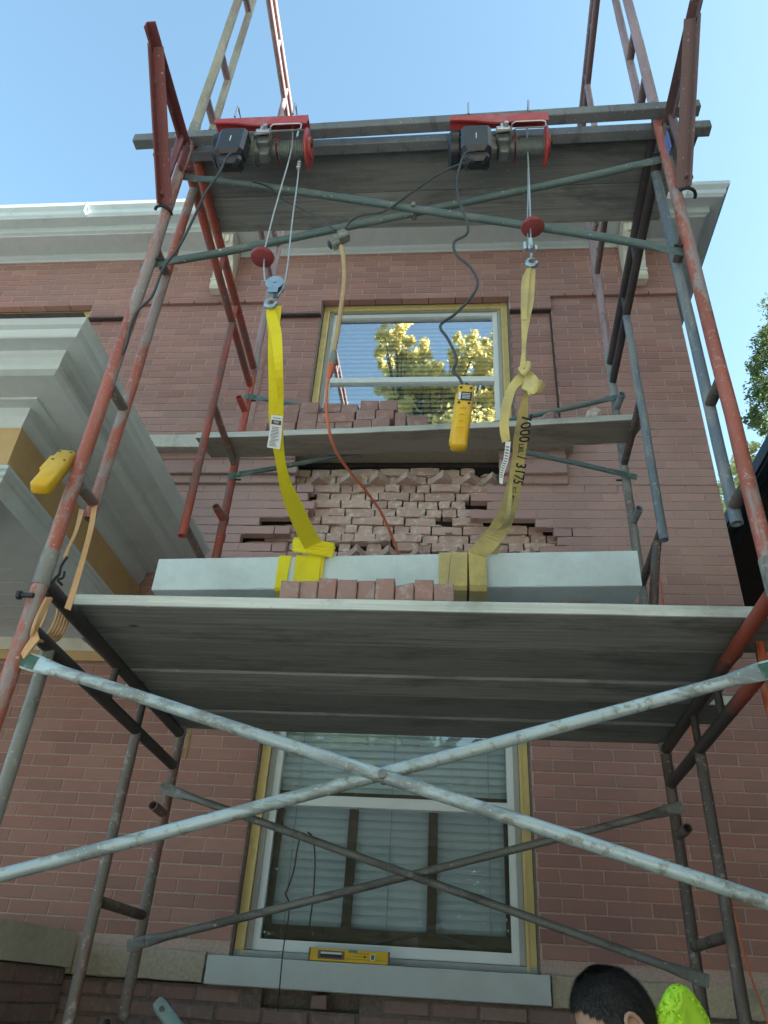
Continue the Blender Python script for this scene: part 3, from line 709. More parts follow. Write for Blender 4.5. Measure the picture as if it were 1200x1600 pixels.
def make_blind(x0, x1, z0, z1, pitch, label, tilt):
    b = thing('window_blind', label, 'blind', ((x0+x1)/2, 0.2, z0))
    MB().box(x0, x1, 0.17, 0.215, z1, z1+0.04).build('head_rail', M['blind'], b)
    k = 0; z = z1-0.02
    me = None
    while z > z0:
        if me is None:
            q = MB(); hw_ = 0.025; prof = [(-hw_, 0.0), (0, 0.0028), (hw_, 0)]; ca, sa = math.cos(tilt), math.sin(tilt)
            A = [(p*ca - h*sa, p*sa+h*ca) for p, h in prof]; B = [(p*ca-(h-0.0022)*sa, p*sa+(h-0.0022)*ca) for p, h in reversed(prof)]
            ring = A+B
            q.sweep([[Vector((xx, 0.19+y_, z+z_)) for y_, z_ in ring] for xx in (x0, (x0+x1)/2, x1)])
            o = q.build('slat', M['blind'], b); me = o.data; zb = z
        else:
            o = bpy.data.objects.new('slat', me); COL.objects.link(o); o.parent = b; o.location = (0,0,z-zb)
        z -= pitch; k += 1
    c = MB()
    for xx in (x0+0.14, (x0+x1)/2, x1-0.14): c.box(xx-0.002, xx+0.002, 0.158, 0.161, z0, z1)
    c.build('ladder_cord', M['cord_white'], b)
make_blind(WX0+0.08, WX1-0.08, 5.02, 6.33, 0.0465, 'white slatted blind behind the upper window glass', 1.10)
make_blind(WX0+0.08, WX1-0.08, 1.90, 3.52, 0.0415, 'white slatted blind behind the tall lower window glass', 1.15)
make_blind(W2X0+0.08, W2X1-0.08, 5.02, 6.33, 0.0465, 'white blind behind the window over the porch', 1.10)
rm = MB()
for x0, x1, z0, z1 in ((WX0-0.3,WX1+0.3,4.9,6.6),(WX0-0.3,WX1+0.3,1.7,3.9),(W2X0-.3,W2X1+.3,4.9,6.6)):
    rm.box(x0,x1,0.9,0.95,z0,z1); rm.box(x0-.05,x0,.33,.95,z0,z1); rm.box(x1,x1+.05,.33,.95,z0,z1); rm.box(x0,x1,.33,.95,z0-.05,z0); rm.box(x0,x1,.33,.95,z1,z1+.05)
rm.build('room_walls', M['room'], house)

# eave, mitred at the right corner
def mitre_sweep(prof, mat, name, y_end=7.0, x_end=XL-0.4, label=None):
    """prof: closed list of (distance out from wall, z); runs along the front then back along the right side"""
    q = MB(); rings = [[Vector((x_end, -d, z)) for d, z in prof], [Vector((XR+d, -d, z)) for d, z in prof], [Vector((XR+d, y_end, z)) for d, z in prof]]
    q.sweep(rings); return q.build(name, mat, house, label=label)
mitre_sweep([(0.375,7.095),(0.378,7.10),(0.392,7.115),(0.398,7.15),(0.425,7.18),(0.43,7.213),(0.40,7.213),(0.30,7.205),(0.295,7.095)], M['gutter'], 'gutter')
mitre_sweep([(-0.05,7.012),(0.255,7.012),(0.262,7.02),(0.285,7.03),(0.289,7.085),(0.372,7.090),(0.372,7.095),(-0.05,7.2)], M['white_trim'], 'soffit')
mitre_sweep([(-0.05,6.955),(0.034,6.957),(0.040,6.972),(0.062,6.985),(0.066,7.0115),(-0.05,7.0115)], M['white_trim'], 'bed_moulding')
MB().add([(XL-0.4,-0.40,7.21),(XR+0.40,-0.40,7.21),(XR+0.40,7.4,7.21),(XL-0.4,7.4,7.21),(-6.2,3.5,9.2),(-2.4,3.5,9.2)],
         [(0,1,5,4),(1,2,5),(2,3,4,5),(3,0,4),(3,2,1,0)]).build('roof', M['roof'], house)
seams = MB()
for x in (-4.05, -2.55, 0.83): seams.box(x, x+0.006, -0.4315, -0.380, 7.095, 7.2135)
seams.build('gutter_seam', M['gutter'], house)
def modillion(xc):
    pr = [(0,6.49),(0.07,6.49),(0.085,6.52),(0.075,6.60),(0.085,6.68),(0.12,6.76),(0.185,6.82),(0.225,6.88),(0.235,6.94),(0.235,6.953),(0,6.953)]
    q = MB(); hw_ = 0.082
    q.sweep([[Vector((xc+s*hw_, -0.03-d, z)) for d, z in pr] for s in (-1,1)])
    for s in (-0.62, 0, 0.62):
        pass
    o = q.build('corbel', M['cream_trim'], house)
    MB().box(xc-hw_-0.012, xc+hw_+0.012, -0.29, -0.028, 6.953, 6.985).build('corbel_cap', M['cream_trim'], o)
    MB().box(xc-hw_-0.008, xc+hw_+0.008, -0.112, -0.028, 6.585, 6.603).build('corbel_band', M['cream_trim'], o)
    for s in (-0.5, 0.0, 0.5): MB().box(xc+s*hw_-0.012, xc+s*hw_+0.012, -0.272, -0.255, 6.86, 6.94).build('corbel_bead', M['cream_trim'], o)
modillion(-2.868); modillion(0.44); modillion(-6.2)

# ================================================================== PORCH (left)
porch = thing('porch', 'white painted porch cornice with gutter and ochre frieze at left edge', 'porch', (-4.2, -1.2, 0))
PXR, PYF = -2.50, -2.02
PXL = -8.0
def porch_sweep(prof, mat, name, yb=-0.03, label=None):
    """prof: closed list of (x at the mitre, z); y at the mitre = -4.52 - x"""
    q = MB(); rings = [[Vector((PXL, -4.52-x, z)) for x, z in prof], [Vector((x, -4.52-x, z)) for x, z in prof], [Vector((x, yb, z)) for x, z in prof]]
    q.sweep(rings); return q.build(name, mat, porch, label=label)
porch_sweep([(-2.575,4.017),(-2.568,4.022),(-2.560,4.032),(-2.553,4.045),(-2.533,4.052),(-2.518,4.064),(-2.516,4.074),(-2.535,4.074),(-2.60,4.074),(-2.64,4.02)], M['gutter'], 'porch_gutter')
porch_sweep([(-2.578,4.0165),(-2.645,4.012),(-2.650,4.0),(-2.664,3.99),(-2.664,3.94),(-2.672,3.926),(-2.700,3.914),(-2.84,3.914),(-2.842,3.905),(-2.90,3.903),(-2.905,3.86),(-2.935,3.81),(-2.94,3.797),(-3.1,3.797),(-3.1,4.0164)], M['white_trim'], 'porch_cornice')
porch_sweep([(-2.915,3.7965),(-2.91,3.55),(-3.1,3.55),(-3.1,3.7965)], M['ochre'], 'frieze')
porch_sweep([(-2.872,3.555),(-2.868,3.535),(-2.880,3.525),(-2.882,3.508),(-2.892,3.50),(-2.892,3.412),(-3.16,3.412),(-3.16,3.5495),(-2.90,3.5495)], M['white_trim'], 'architrave')
cl = MB()
cl.box(PXL, -3.161, -1.36, -0.05, 3.45, 3.48)
o = cl.build('porch_ceiling', M['white_trim'], porch)
for k in range(9):
    y0 = -1.355 + k*0.145; MB().box(PXL, -3.162, y0+0.003, y0+0.142, 3.438, 3.4495).build('ceiling_board', M['white_trim'], porch)
MB().box(PXL, -2.9, -0.052, -0.031, 3.36, 3.44).build('ceiling_trim', M['cream_trim'], porch)
MB().box(PXL, -2.9, -0.05, -0.031, 3.30, 3.358).build('ceiling_band', M['ochre'], porch)
MB().add([(PXL,-2.03,4.075),(-2.52,-2.03,4.075),(-2.52,-0.035,4.0751),(PXL,-0.035,4.0752)], [(0,1,2,3)]).build('porch_roof', M['roof'], porch)
stone('parapet_cap', -3.20, -2.775, -2.1, -0.034, 1.755, 1.90, M['stone_green'], 'green grey stone cap on the porch wall end', parent=porch, amp=0.003)
pc = MB()
for k in range(24):
    z1 = 1.752-k*0.072; z0 = max(0, z1-0.072)
    if z1 <= 0.01: break
    y = -2.08 + (0.11 if k % 2 else 0)
    pc.tint = rnd()
    while y < -0.04:
        pc.tint = rnd(); pc.box(-3.15,-2.795, y+0.005, min(y+0.217,-0.036), z0+0.005, z1-0.005); y += 0.222
pc.build('parapet_bricks', M['rough_brick'], porch, kind='stuff')
MB().box(-3.145,-2.80,-2.07,-0.037,0,1.75).build('parapet_mortar', M['mortar_dark'], porch)
# column with round capital under the architrave corner
cb = MB(); cc = Vector((-3.04,-1.72,0))
cb.lathe(cc, (0,0,1), [(1.9,0.14),(1.95,0.14),(1.97,0.12),(2.0,0.105),(2.6,0.103),(3.12,0.088),(3.13,0.098),(3.15,0.098),(3.16,0.088),(3.20,0.09),(3.26,0.115),(3.30,0.13),(3.33,0.13),(3.335,0.12),(3.36,0.12)], 32)
cb.box(-3.17,-2.91,-1.85,-1.59,3.362,3.41)
pcol = cb.build('column', M['white_trim'], porch, smooth=True)
vo = MB()
for sx in (-1, 1):
    for sy in (-1, 1): vo.lathe((cc.x+sx*0.10, cc.y+sy*0.10-0.02, 3.30), (sx,sy,0), [(-0.02,0.05),(0,0.055),(0.01,0.045),(0.02,0.03),(0.03,0.02)], 20)
vo.build('volute', M['white_trim'], pcol, smooth=True)

# ================================================================== SCAFFOLD FRAMES
RL, RI = 0.0235, 0.0205
LF, LR_ = (-2.195, -2.20), (-2.24, -0.65)       # left end: front and rear leg positions
RF, RR_ = (-0.062, -2.20), (-0.008, -0.65)
IYF, IYR = -2.04, -1.19                          # inner ladder tubes
FH = 2.35
def lerp_xy(A, B, y): t = (y-A[1])/(B[1]-A[1]); return (A[0]+(B[0]-A[0])*t, y)
def jit(p0, p1, n=5, a=0.002):
    p0, p1 = Vector(p0), Vector(p1)
    return [p0+(p1-p0)*(i/n)+(Vector((uni(-a,a),uni(-a,a),0)) if 0 < i < n else Vector((0,0,0))) for i in range(n+1)]
def make_frame(A, B, z0, label, mats, inner_bottom=(0.28,0.73), stub=True, brace=True, inward=1, top_only=False):
    """A front leg xy, B rear leg xy, mats: dict leg, rear_leg, bar, inner, rear_inner, rung"""
    t = thing('scaffold_section', label, 'scaffolding', (A[0], (A[1]+B[1])/2, z0), 'scaffold end frames')
    zt = z0+FH; zu, zl = z0+FH-0.04, z0+FH-0.19
    for nm, P_, mt in (('front_leg', A, mats['leg']), ('rear_leg', B, mats['rear_leg'])):
        o = MB().tube(jit((P_[0],P_[1],z0+0.004),(P_[0],P_[1],zt-0.004), 8), RL, 16, hollow=True).build(nm, mt, t, smooth=True)
        MB().tube([(P_[0],P_[1],z0-0.06),(P_[0],P_[1],z0+0.06)], RL+0.0025, 16).build('coupling', mats.get('coupling', M['grey_tube']), o, smooth=True)
    for nm, zz, mt, rr in (('top_bar', zu, mats['bar'], RL), ('second_bar', zl, mats.get('bar2', mats['bar']), RL*0.93)):
        MB().tube([(A[0],A[1]+0.02,zz),(B[0],B[1]-0.02,zz)], rr, 14).build(nm, mt, t, smooth=True)
    for y in (-1.86+0.33, -1.19):
        x, _ = lerp_xy(A, B, y); MB().tube([(x,y,zl),(x,y,zu)], 0.014, 10).build('strut', mats['bar'], t, smooth=True)
    x1, _ = lerp_xy(A, B, IYF); x2, _ = lerp_xy(A, B, IYR)
    MB().tube(jit((x1,IYF,z0+inner_bottom[0]),(x1,IYF,zl), 6), RI, 14, hollow=True).build('inner_tube', mats['inner'], t, smooth=True)
    MB().tube(jit((x2,IYR,z0+inner_bottom[1]),(x2,IYR,zl), 6), RI, 14, hollow=True).build('inner_tube', mats['rear_inner'], t, smooth=True)
    for dz in (0.33, 0.76, 1.52):
        MB().tube([(A[0],A[1]+0.015,z0+dz),(x1,IYF-0.01,z0+dz+0.012)], RI*0.95, 12).build('rung', mats['rung'], t, smooth=True)
    for dz in (0.79, 1.545):
        MB().tube([(x2,IYR+0.01,z0+dz),(B[0],B[1]-0.01,z0+dz)], RI*0.95, 12).build('rung', mats['rung'], t, smooth=True)
    if stub:
        for dz in (1.16, 1.95):
            p = Vector((B[0], B[1]-0.012, z0+dz))
            MB().tube([p, p+Vector((-0.012*inward,-0.115,0.01))], RI, 14, hollow=True).build('stub_tube', mats['rear_inner'], t, smooth=True)
    for P_ in (A, B):
        for dz in (1.44, 2.045): MB().tube([(P_[0],P_[1],z0+dz),(P_[0]+0.055*inward,P_[1],z0+dz)], 0.006, 8).build('brace_pin', M['black_iron'], t)
    return t
def part_painted(name, paint, dark, ycut):
    mt, nt, N, L, b = node_mat(name)
    geo = N.new('ShaderNodeNewGeometry'); sx = N.new('ShaderNodeSeparateXYZ'); L.new(geo.outputs['Position'], sx.inputs[0])
    nz = noise_node(N, L, 9, 6, 0.7); ad = N.new('ShaderNodeMath'); ad.operation = 'MULTIPLY_ADD'; ad.inputs[1].default_value = 0.5; L.new(nz.outputs[0], ad.inputs[0]); L.new(sx.outputs[1], ad.inputs[2])
    mr = N.new('ShaderNodeMapRange'); mr.inputs[1].default_value = ycut+0.15; mr.inputs[2].default_value = ycut+0.35; L.new(ad.outputs[0], mr.inputs[0])
    n2 = noise_node(N, L, 30, 8, 0.7)
    c = mixc(N, L, mr.outputs[0], paint, dark); c = mixc(N, L, ramp(N, L, n2.outputs[0], [(0.6,(0,0,0)),(0.7,(0.8,0.8,0.8))]).outputs[0], c, (0.25,0.22,0.20))
    L.new(c, b.inputs['Base Color']); b.inputs['Roughness'].default_value = 0.55; bump(N, L, b, n2.outputs[0], 0.35, 0.002); return mt
M['half_red'] = part_painted('red_paint_worn_to_black', (0.30,0.07,0.045), (0.05,0.045,0.045), -1.72)
def fm(leg, rear_leg, bar, inner, rear_inner, rung, bar2=None, coupling='grey_tube'):
    d = dict(leg=M[leg], rear_leg=M[rear_leg], bar=M[bar], inner=M[inner], rear_inner=M[rear_inner], rung=M[rung], coupling=M[coupling])
    if bar2: d['bar2'] = M[bar2]
    return d
fl0 = make_frame(LF, LR_, 0.40, 'left end frame below the big platform with dark bars', fm('red_tube_dusty','rust_tube','dark_tube','grey_tube','rust_tube','brown_tube'), inner_bottom=(0.1,0.1))
fl1 = make_frame(LF, LR_, 2.75, 'red painted left end frame between lower and top platforms', fm('red_tube_dusty','red_tube','red_tube','red_tube_dusty','red_tube','rust_tube'))
fl2 = make_frame(LF, LR_, 5.10, 'olive grey left end frame rising above the top platform', fm('olive_tube','mauve_tube','mauve_tube','olive_tube','mauve_tube','mauve_tube'))
fr0 = make_frame(RF, RR_, 0.40, 'right end frame below the big platform with red and black bars', fm('orange_tube','brown_tube','half_red','brown_tube','brown_tube','brown_tube', bar2='half_red'), inner_bottom=(0.1,0.1), inward=-1)
fr1 = make_frame(RF, RR_, 2.75, 'right end frame with blue grey ladder tubes and dark top bars', fm('red_tube_dusty','grey_tube','dark_tube','blue_tube','blue_tube','brown_tube'), inward=-1)
fr2 = make_frame(RF, RR_, 5.10, 'dusty mauve right end frame rising above the top platform', fm('mauve_tube','mauve_tube','maroon_dusty','mauve_tube','mauve_tube','maroon_dusty'), inward=-1)
for i, (P_, nm) in enumerate(((LF,'front left'),(LR_,'rear left'),(RF,'front right'),(RR_,'rear right'))):
    j = thing('screw_jack', 'screw jack with base plate under the %s scaffold leg' % nm, 'screw jack', (P_[0],P_[1],0), 'screw jacks under the scaffold legs')
    MB().box(P_[0]-.075,P_[0]+.075,P_[1]-.075,P_[1]+.075,0.0,0.01).build('base_plate', M['galv_dull'], j)
    MB().tube([(P_[0],P_[1],0.01),(P_[0],P_[1],0.34)], 0.017, 12).build('screw', M['galv_dull'], j, smooth=True)
    MB().lathe((P_[0],P_[1],0.28),(0,0,1),[(0,0.034),(0.03,0.034)],8).build('nut', M['black_iron'], j)
# loose pieces on the frames near the slab's right end
o = MB().tube(smooth_path([PY(-1.24,1027,848),PY(-1.24,1024,880),PY(-1.24,1021,957),PY(-1.24,1020,1030)],3), 0.019, 12, radii=None).build('steel_tube', M['brown_tube'], smooth=True,
    label='short brown tube standing behind the slab right end', cat='steel tube'); recenter(o)

# cross braces : two pinned tubes each
def flat_end(q, p, d, outward):
    pass
def make_brace(p0, p1, q0, q1, label, mats, r=0.0165, tee=(0.5,0.5), ends=True):
    p0, p1, q0, q1 = map(Vector, (p0, p1, q0, q1))
    t = thing('cross_brace', label, 'cross brace', tuple(p0.lerp(p1,0.5)), 'crossed scaffold braces')
    for (a, b, mt, off) in ((p0, p1, mats[0], -0.012), (q0, q1, mats[1], 0.012)):
        d = (b-a).normalized(); nrm = Vector((0,1,0)); w = d.cross(nrm).normalized(); mid = Vector((0,off,0))
        L_ = (b-a).length; q = MB(); pts = []; n_ = 16; 
        rings = []
        for k in range(n_+1):
            s = k/n_; dist = min(s, 1-s)*L_
            fl = max(0, 1-dist/0.13)
            c = a+(b-a)*s + mid*(1-fl)*min(1, dist/0.3)
            rx = r*(1+0.45*min(1,fl*1.6)); ry = r*(1-0.82*min(1,fl*1.6))
            rings.append([c + w*(rx*math.cos(2*PI*j/12)) + nrm*(ry*math.sin(2*PI*j/12)) for j in range(12)])
        # extra rings near the ends
        def ring_at(dist, rev):
            s = dist/L_ if not rev else 1-dist/L_
            fl = max(0, 1-dist/0.13); c = a+(b-a)*s + mid*(1-fl)*min(1, dist/0.3)
            rx = r*(1+0.45*min(1,fl*1.6)); ry = r*(1-0.82*min(1,fl*1.6))
            return [c + w*(rx*math.cos(2*PI*j/12)) + nrm*(ry*math.sin(2*PI*j/12)) for j in range(12)]
        allr = [ring_at(x_, False) for x_ in (-0.03,0.0,0.045,0.07,0.10,0.13,0.2)] + rings[2:-2] + [ring_at(x_, True) for x_ in (0.2,0.13,0.10,0.07,0.045,0.0,-0.03)]
        q.sweep(allr); tb = q.build('brace_tube', mt, t, smooth=True)
        if ends:
            for e, sg in ((a,1),(b,-1)):
                c0 = e + d*sg*0.015
                MB().obox(c0, d, w, nrm, 0.028, r*1.12, 0.0045, 0.0015).build('flattened_end', mats[2], tb)
    # pivot at the crossing
    c = (p0+p1)/2; 
    MB().cyl(c, (0,1,0), 0.011, 0.075, 12).build('pivot_bolt', M['galv_dull'], t)
    return t
YFB, YRB = -2.165, -0.60
make_brace((LF[0]+.03,-2.205,2.452),(RF[0]-.02,-2.205,1.880),(LF[0]-.0,-2.205,1.856),(RF[0]-.05,-2.205,2.482), 'bright galvanised crossed braces in front of the lower window', (M['galv'],M['galv'],M['green_end']), r=0.0172)
make_brace((LR_[0]+.0,-0.69,2.45),(RR_[0]+.0,-0.69,1.838),(LR_[0]+.0,-0.69,1.838),(RR_[0]+.0,-0.69,2.455), 'dull grey crossed braces close to the lower window', (M['galv_dull'],M['galv_dull'],M['galv_dull']), r=0.0165)
make_brace((LF[0]+.02,YFB-0.01,4.79),(RF[0]-.02,YFB-0.01,4.185),(LF[0]-.02,YFB-0.01,4.185),(RF[0]-.02,YFB-0.01,4.79), 'green grey crossed braces right below the top platform', (M['green_galv'],M['green_galv'],M['green_galv']))
make_brace((LR_[0]+.02,-0.69,4.795),(RR_[0]+.02,-0.69,4.19),(LR_[0]+.02,-0.69,4.19),(RR_[0]+.02,-0.69,4.765), 'thin dark crossed braces behind the brick laden plank', (M['green_galv'],M['green_galv'],M['green_end']), r=0.0145)
make_brace((LF[0]+.02,YFB,7.14),(RF[0]-.02,YFB,6.54),(LF[0]+.02,YFB,6.54),(RF[0]-.02,YFB,7.14), 'grey brace pair above the hoists near the picture top', (M['green_galv'],M['green_galv'],M['green_galv']))

# ================================================================== PLANKS
def plank(corners_bottom, th, mat, label, group, edge_mat=None, sag=0.0, name='scaffold_plank'):
    """corners: front-left, front-right, back-right, back-left of the underside"""
    fl_, fr_, br_, bl_ = map(Vector, corners_bottom); q = MB(); n_ = 16; rings = []
    for k in range(n_+1):
        s = k/n_; f = fl_.lerp(fr_, s); b = bl_.lerp(br_, s); dz = -sag*4*s*(1-s); wob = uni(-0.0012, 0.0012)
        f = f+Vector((0,uni(-.0015,.0015),dz+wob)); b = b+Vector((0,uni(-.0015,.0015),dz+wob)); Z = Vector((0,0,th)); e = (b-f).normalized()*0.003
        rings.append([f+e, b-e, b+Vector((0,0,0.003)), b+Z-Vector((0,0,0.003)), b+Z-e, f+Z+e, f+Z-Vector((0,0,0.003)), f+Vector((0,0,0.003))])
    q.sweep(rings)
    o = q.build(name, [mat, edge_mat or mat], label=label, cat='plank', group=group)
    if edge_mat:
        me = o.data
        for p in me.polygons:
            if p.normal.y < -0.75: p.material_index = 1
    return recenter(o)
ZB = 2.738
ys = [(-1.972,-1.695),(-1.685,-1.400),(-1.390,-1.174),(-1.164,-0.916),(-0.906,-0.640)]
xr = [0.34, 0.02, 0.05, 0.168, 0.035]; xl = [-2.222,-2.30,-2.27,-2.33,-2.29]
nm = ['front plank of the big platform with white smeared edge', 'second plank of the big platform from its front edge', 'middle narrow plank of the big platform',
      'fourth plank of the big platform that sticks out at right', 'rearmost plank of the big platform nearest the house wall']
for k in range(5):
    dz = (0, 0.006, 0.001, 0.008, 0.002)[k]
    plank(((xl[k],ys[k][0],ZB+dz),(xr[k],ys[k][0]+0.01,ZB+dz),(xr[k]-0.01,ys[k][1],ZB+dz),(xl[k]+0.01,ys[k][1],ZB+dz)), 0.042, M['plank'], nm[k], 'planks of the big lower platform', M['plank_edge'] if k in (0,3) else None)
ZT = 5.088
plank(((-2.30,-2.128,ZT),(0.15,-2.13,ZT),(0.13,-1.868,ZT),(-2.27,-1.862,ZT)), 0.042, M['plank'], 'front plank of the top platform under the hoist beams', 'planks of the top platform')
plank(((-2.27,-1.857,ZT+.004),(0.085,-1.863,ZT+.004),(0.07,-1.648,ZT+.004),(-2.25,-1.652,ZT+.004)), 0.042, M['plank'], 'rear plank of the top platform nearest the eave', 'planks of the top platform')
ZM = 4.318
mc = [PZ(ZM, 305, 685), PZ(ZM, 1012, 655), PZ(ZM, 985, 692), PZ(ZM, 331, 716)]
plank(mc, 0.042, M['plank_brown'], 'single sagging plank loaded with loose bricks before the upper window', 'single planks', M['plank_edge'], sag=0.012)
plY = lambda px: mc[0].y + (mc[1].y-mc[0].y)*(px-305)/707

# ================================================================== LOOSE BRICKS
def loose_brick(x0, x1, y0, dep, z0, z1, label, group, tint=None, rot=0.0, chip=False):
    q = MB(); q.tint = rnd() if tint is None else tint
    c = 0.003; j = lambda: uni(-.0015,.0015)
    xs = (x0+0.0006, x1-0.0006)
    v = []
    for yy, k in ((y0,1),(y0+c,0),(y0+dep-c,0),(y0+dep,1)):
        for (xx, zz) in ((xs[0]+k*c, z0+k*c*0.5),(xs[1]-k*c, z0+k*c*0.5),(xs[1]-k*c, z1-k*c),(xs[0]+k*c, z1-k*c)):
            v.append((xx+j()*0.5, yy+j()*0.5, zz+(j() if zz > z0+0.01 else 0)))
    if chip: v[3] = (v[3][0]+0.004, v[3][1]+0.012, v[3][2]-0.012); v[7] = (v[7][0], v[7][1]+0.01, v[7][2]-0.010)
    f = [(0,1,2,3),(15,14,13,12)]
    for a in range(3):
        for k in range(4): f.append((a*4+k, a*4+4+k, a*4+4+(k+1)%4, a*4+(k+1)%4))
    q.add(v, f)
    o = q.build('loose_brick', M['loose_brick'], label=label, cat='brick', group=group)
    recenter(o); o.rotation_euler = (0,0,rot); return o
ords = ['first','second','third','fourth','fifth','sixth','seventh','eighth','ninth','tenth']
# nine standing on edge on the big platform
ed = [118,208,294,384,478,563,654,745,836,932]; tops = [262,262,250,255,260,250,268,255,275]
looks = ['smudged brown','plain red','pale mortar stained','pale mortar marked','dark red','tall pale stained','chipped mortar caked','lightly stained','dark reddish']
ZP = ZB+0.042
for i in range(9):
    xa, xb = 400+ed[i]/3, 400+ed[i+1]/3; yt = 820+tops[i]/3; yv = -1.925+uni(-.012,.012)
    a = PY(yv, xa, yt); b = PY(yv, xb, yt)
    loose_brick(a.x, b.x-0.002, yv, 0.195, ZP+0.0005, a.z, '%s brick standing on edge, %s from left in the row by the slab' % (looks[i], ords[i]), 'bricks on edge on the big platform', tint=(0.1,0.35,0.6,0.7,0.3,0.75,0.65,0.7,0.35)[i], chip=(i == 6))
# stack on the single plank
S_ = [  # zoomed rectangles (x0,y0,x1,y1), row from the plank up
 (1,110,180,205,235),(1,205,165,345,235),(1,346,185,481,232),(1,482,180,610,225),(1,611,165,748,220),(1,750,155,885,215),(1,916,110,1000,208),(1,1003,135,1150,205),
 (2,110,118,214,177),(2,215,118,355,166),(2,360,112,632,178),(2,636,90,776,160),(2,778,92,912,155),
 (3,108,55,232,116),(3,233,38,370,114),(3,395,45,527,106),(3,529,52,652,108),(3,660,25,796,88),(3,799,25,932,90)]
cnt = {1:0,2:0,3:0}; rown = {1:'bottom',2:'middle',3:'upper'}
desc = {3:['red','grey topped','plain red','small red','topmost dark red','topmost smooth red'],2:['cracked','weathered','long mortar smeared','clean red','chipped pale edged'],1:['red','tall worn','red','pinkish','squared red','thin red','upright dark','lone tilted']}
zbase = ZM+0.042-0.008
for (lv, a_, b_, c_, d_) in S_:
    x0p, x1p = 420+a_/4.615, 420+c_/4.615; yt, yb = 620+b_/4.615, 620+d_/4.615; yv = plY((x0p+x1p)/2)+0.02+uni(0,.012)+(0.0 if lv < 3 else 0.01)
    A = PY(yv, x0p, yt); B = PY(yv, x1p, yt); Cc = PY(yv, (x0p+x1p)/2, yb)
    z0 = zbase if lv == 1 else Cc.z-0.002
    i = cnt[lv]; cnt[lv] += 1
    top = max(A.z+ (B.z-A.z)*0.5, z0+0.03)
    loose_brick(A.x, B.x-0.004, yv, 0.10 if lv == 3 else 0.16, z0, top, '%s loose brick, %s from left in the %s layer on the single plank' % (desc[lv][i], ords[i], rown[lv]), 'loose bricks stacked on the single plank', rot=uni(-.06,.06))
yv = plY(400)+0.03; A = PY(yv,386,660); B = PY(yv,416,671)
loose_brick(A.x, B.x, yv, 0.15, zbase, max(A.z,zbase+.03), 'brick at the far left of the single plank beside the red leg', 'loose bricks stacked on the single plank')
def lump(c, r_, name, label, mat=None):
    q = MB(); vs_ = []; n_ = 9; c = Vector(c)
    for a in range(6):
        th = PI*a/5
        for k in range(n_):
            t = 2*PI*k/n_; rr = (0.75+0.5*rnd()); s = math.sin(th)
            vs_.append((c.x+r_[0]*s*math.cos(t)*rr, c.y+r_[1]*s*math.sin(t)*rr, c.z+r_[2]*(1-math.cos(th))*0.5*(0.85+0.3*rnd())))
    f = []
    for a in range(5):
        for k in range(n_): f.append((a*n_+k, a*n_+(k+1)%n_, (a+1)*n_+(k+1)%n_, (a+1)*n_+k))
    q.add(vs_, f); o = q.build(name, mat or M['mortar_lump'], label=label, cat='rubble'); return recenter(o)
p = PY(plY(928)+0.06, 928, 650); lump((p.x,p.y,zbase), (0.045,0.04,0.10), 'mortar_chunk', 'pointed grey mortar chunk on the plank right end', M['grey_tube'] if False else M['mortar_lump'])
p = PY(plY(860)+0.06, 860, 650); lump((p.x,p.y,zbase), (0.06,0.04,0.075), 'mortar_chunk', 'pinkish broken brick chunk on the plank behind the knotted sling', M['loose_brick'])

# ================================================================== HANGING STONE SLAB
YS = -1.40
tl_, bl_, tr_, br_ = PY(YS,247,873), PY(YS,238,922), PY(YS,998,860), PY(YS,1001,915)
x0, x1 = (tl_.x+bl_.x)/2, (tr_.x+br_.x)/2; D_ = 0.215
slab = MB(); n_ = 70; rings = []
for k in range(n_+1):
    s = k/n_; x = x0+(x1-x0)*s; zb = bl_.z+(br_.z-bl_.z)*s; zt_ = tl_.z+(tr_.z-tl_.z)*s
    rings.append([Vector((x,YS,zb+.003+(uni(0,.006) if rnd() < .25 else 0))),Vector((x,YS+.003+(uni(0,.004) if rnd() < .25 else 0),zb)),Vector((x,YS+D_,zb)),Vector((x,YS+D_,zt_)),Vector((x,YS+.003,zt_)),Vector((x,YS,zt_-.003))])
slab.sweep(rings)
o = slab.build('stone_sill_slab', M['slab'], label='long pale blue grey stone sill slab hung in two yellow slings', cat='stone slab', ); recenter(o)
SZ = lambda x: (bl_.z+(br_.z-bl_.z)*(x-x0)/(x1-x0), tl_.z+(tr_.z-tl_.z)*(x-x0)/(x1-x0))
# timber packers carrying the slab on the platform
for i, (xp, lab) in enumerate(((-1.95,'timber block under the left end of the stone slab'),(-0.45,'timber block under the right end of the stone slab'))):
    zb = SZ(xp)[0]; o = MB().box(xp-0.06,xp+0.06,-1.27,-1.20,ZP+0.008,zb-0.001).build('timber_block', M['plank_brown'], label=lab, cat='timber block'); recenter(o)

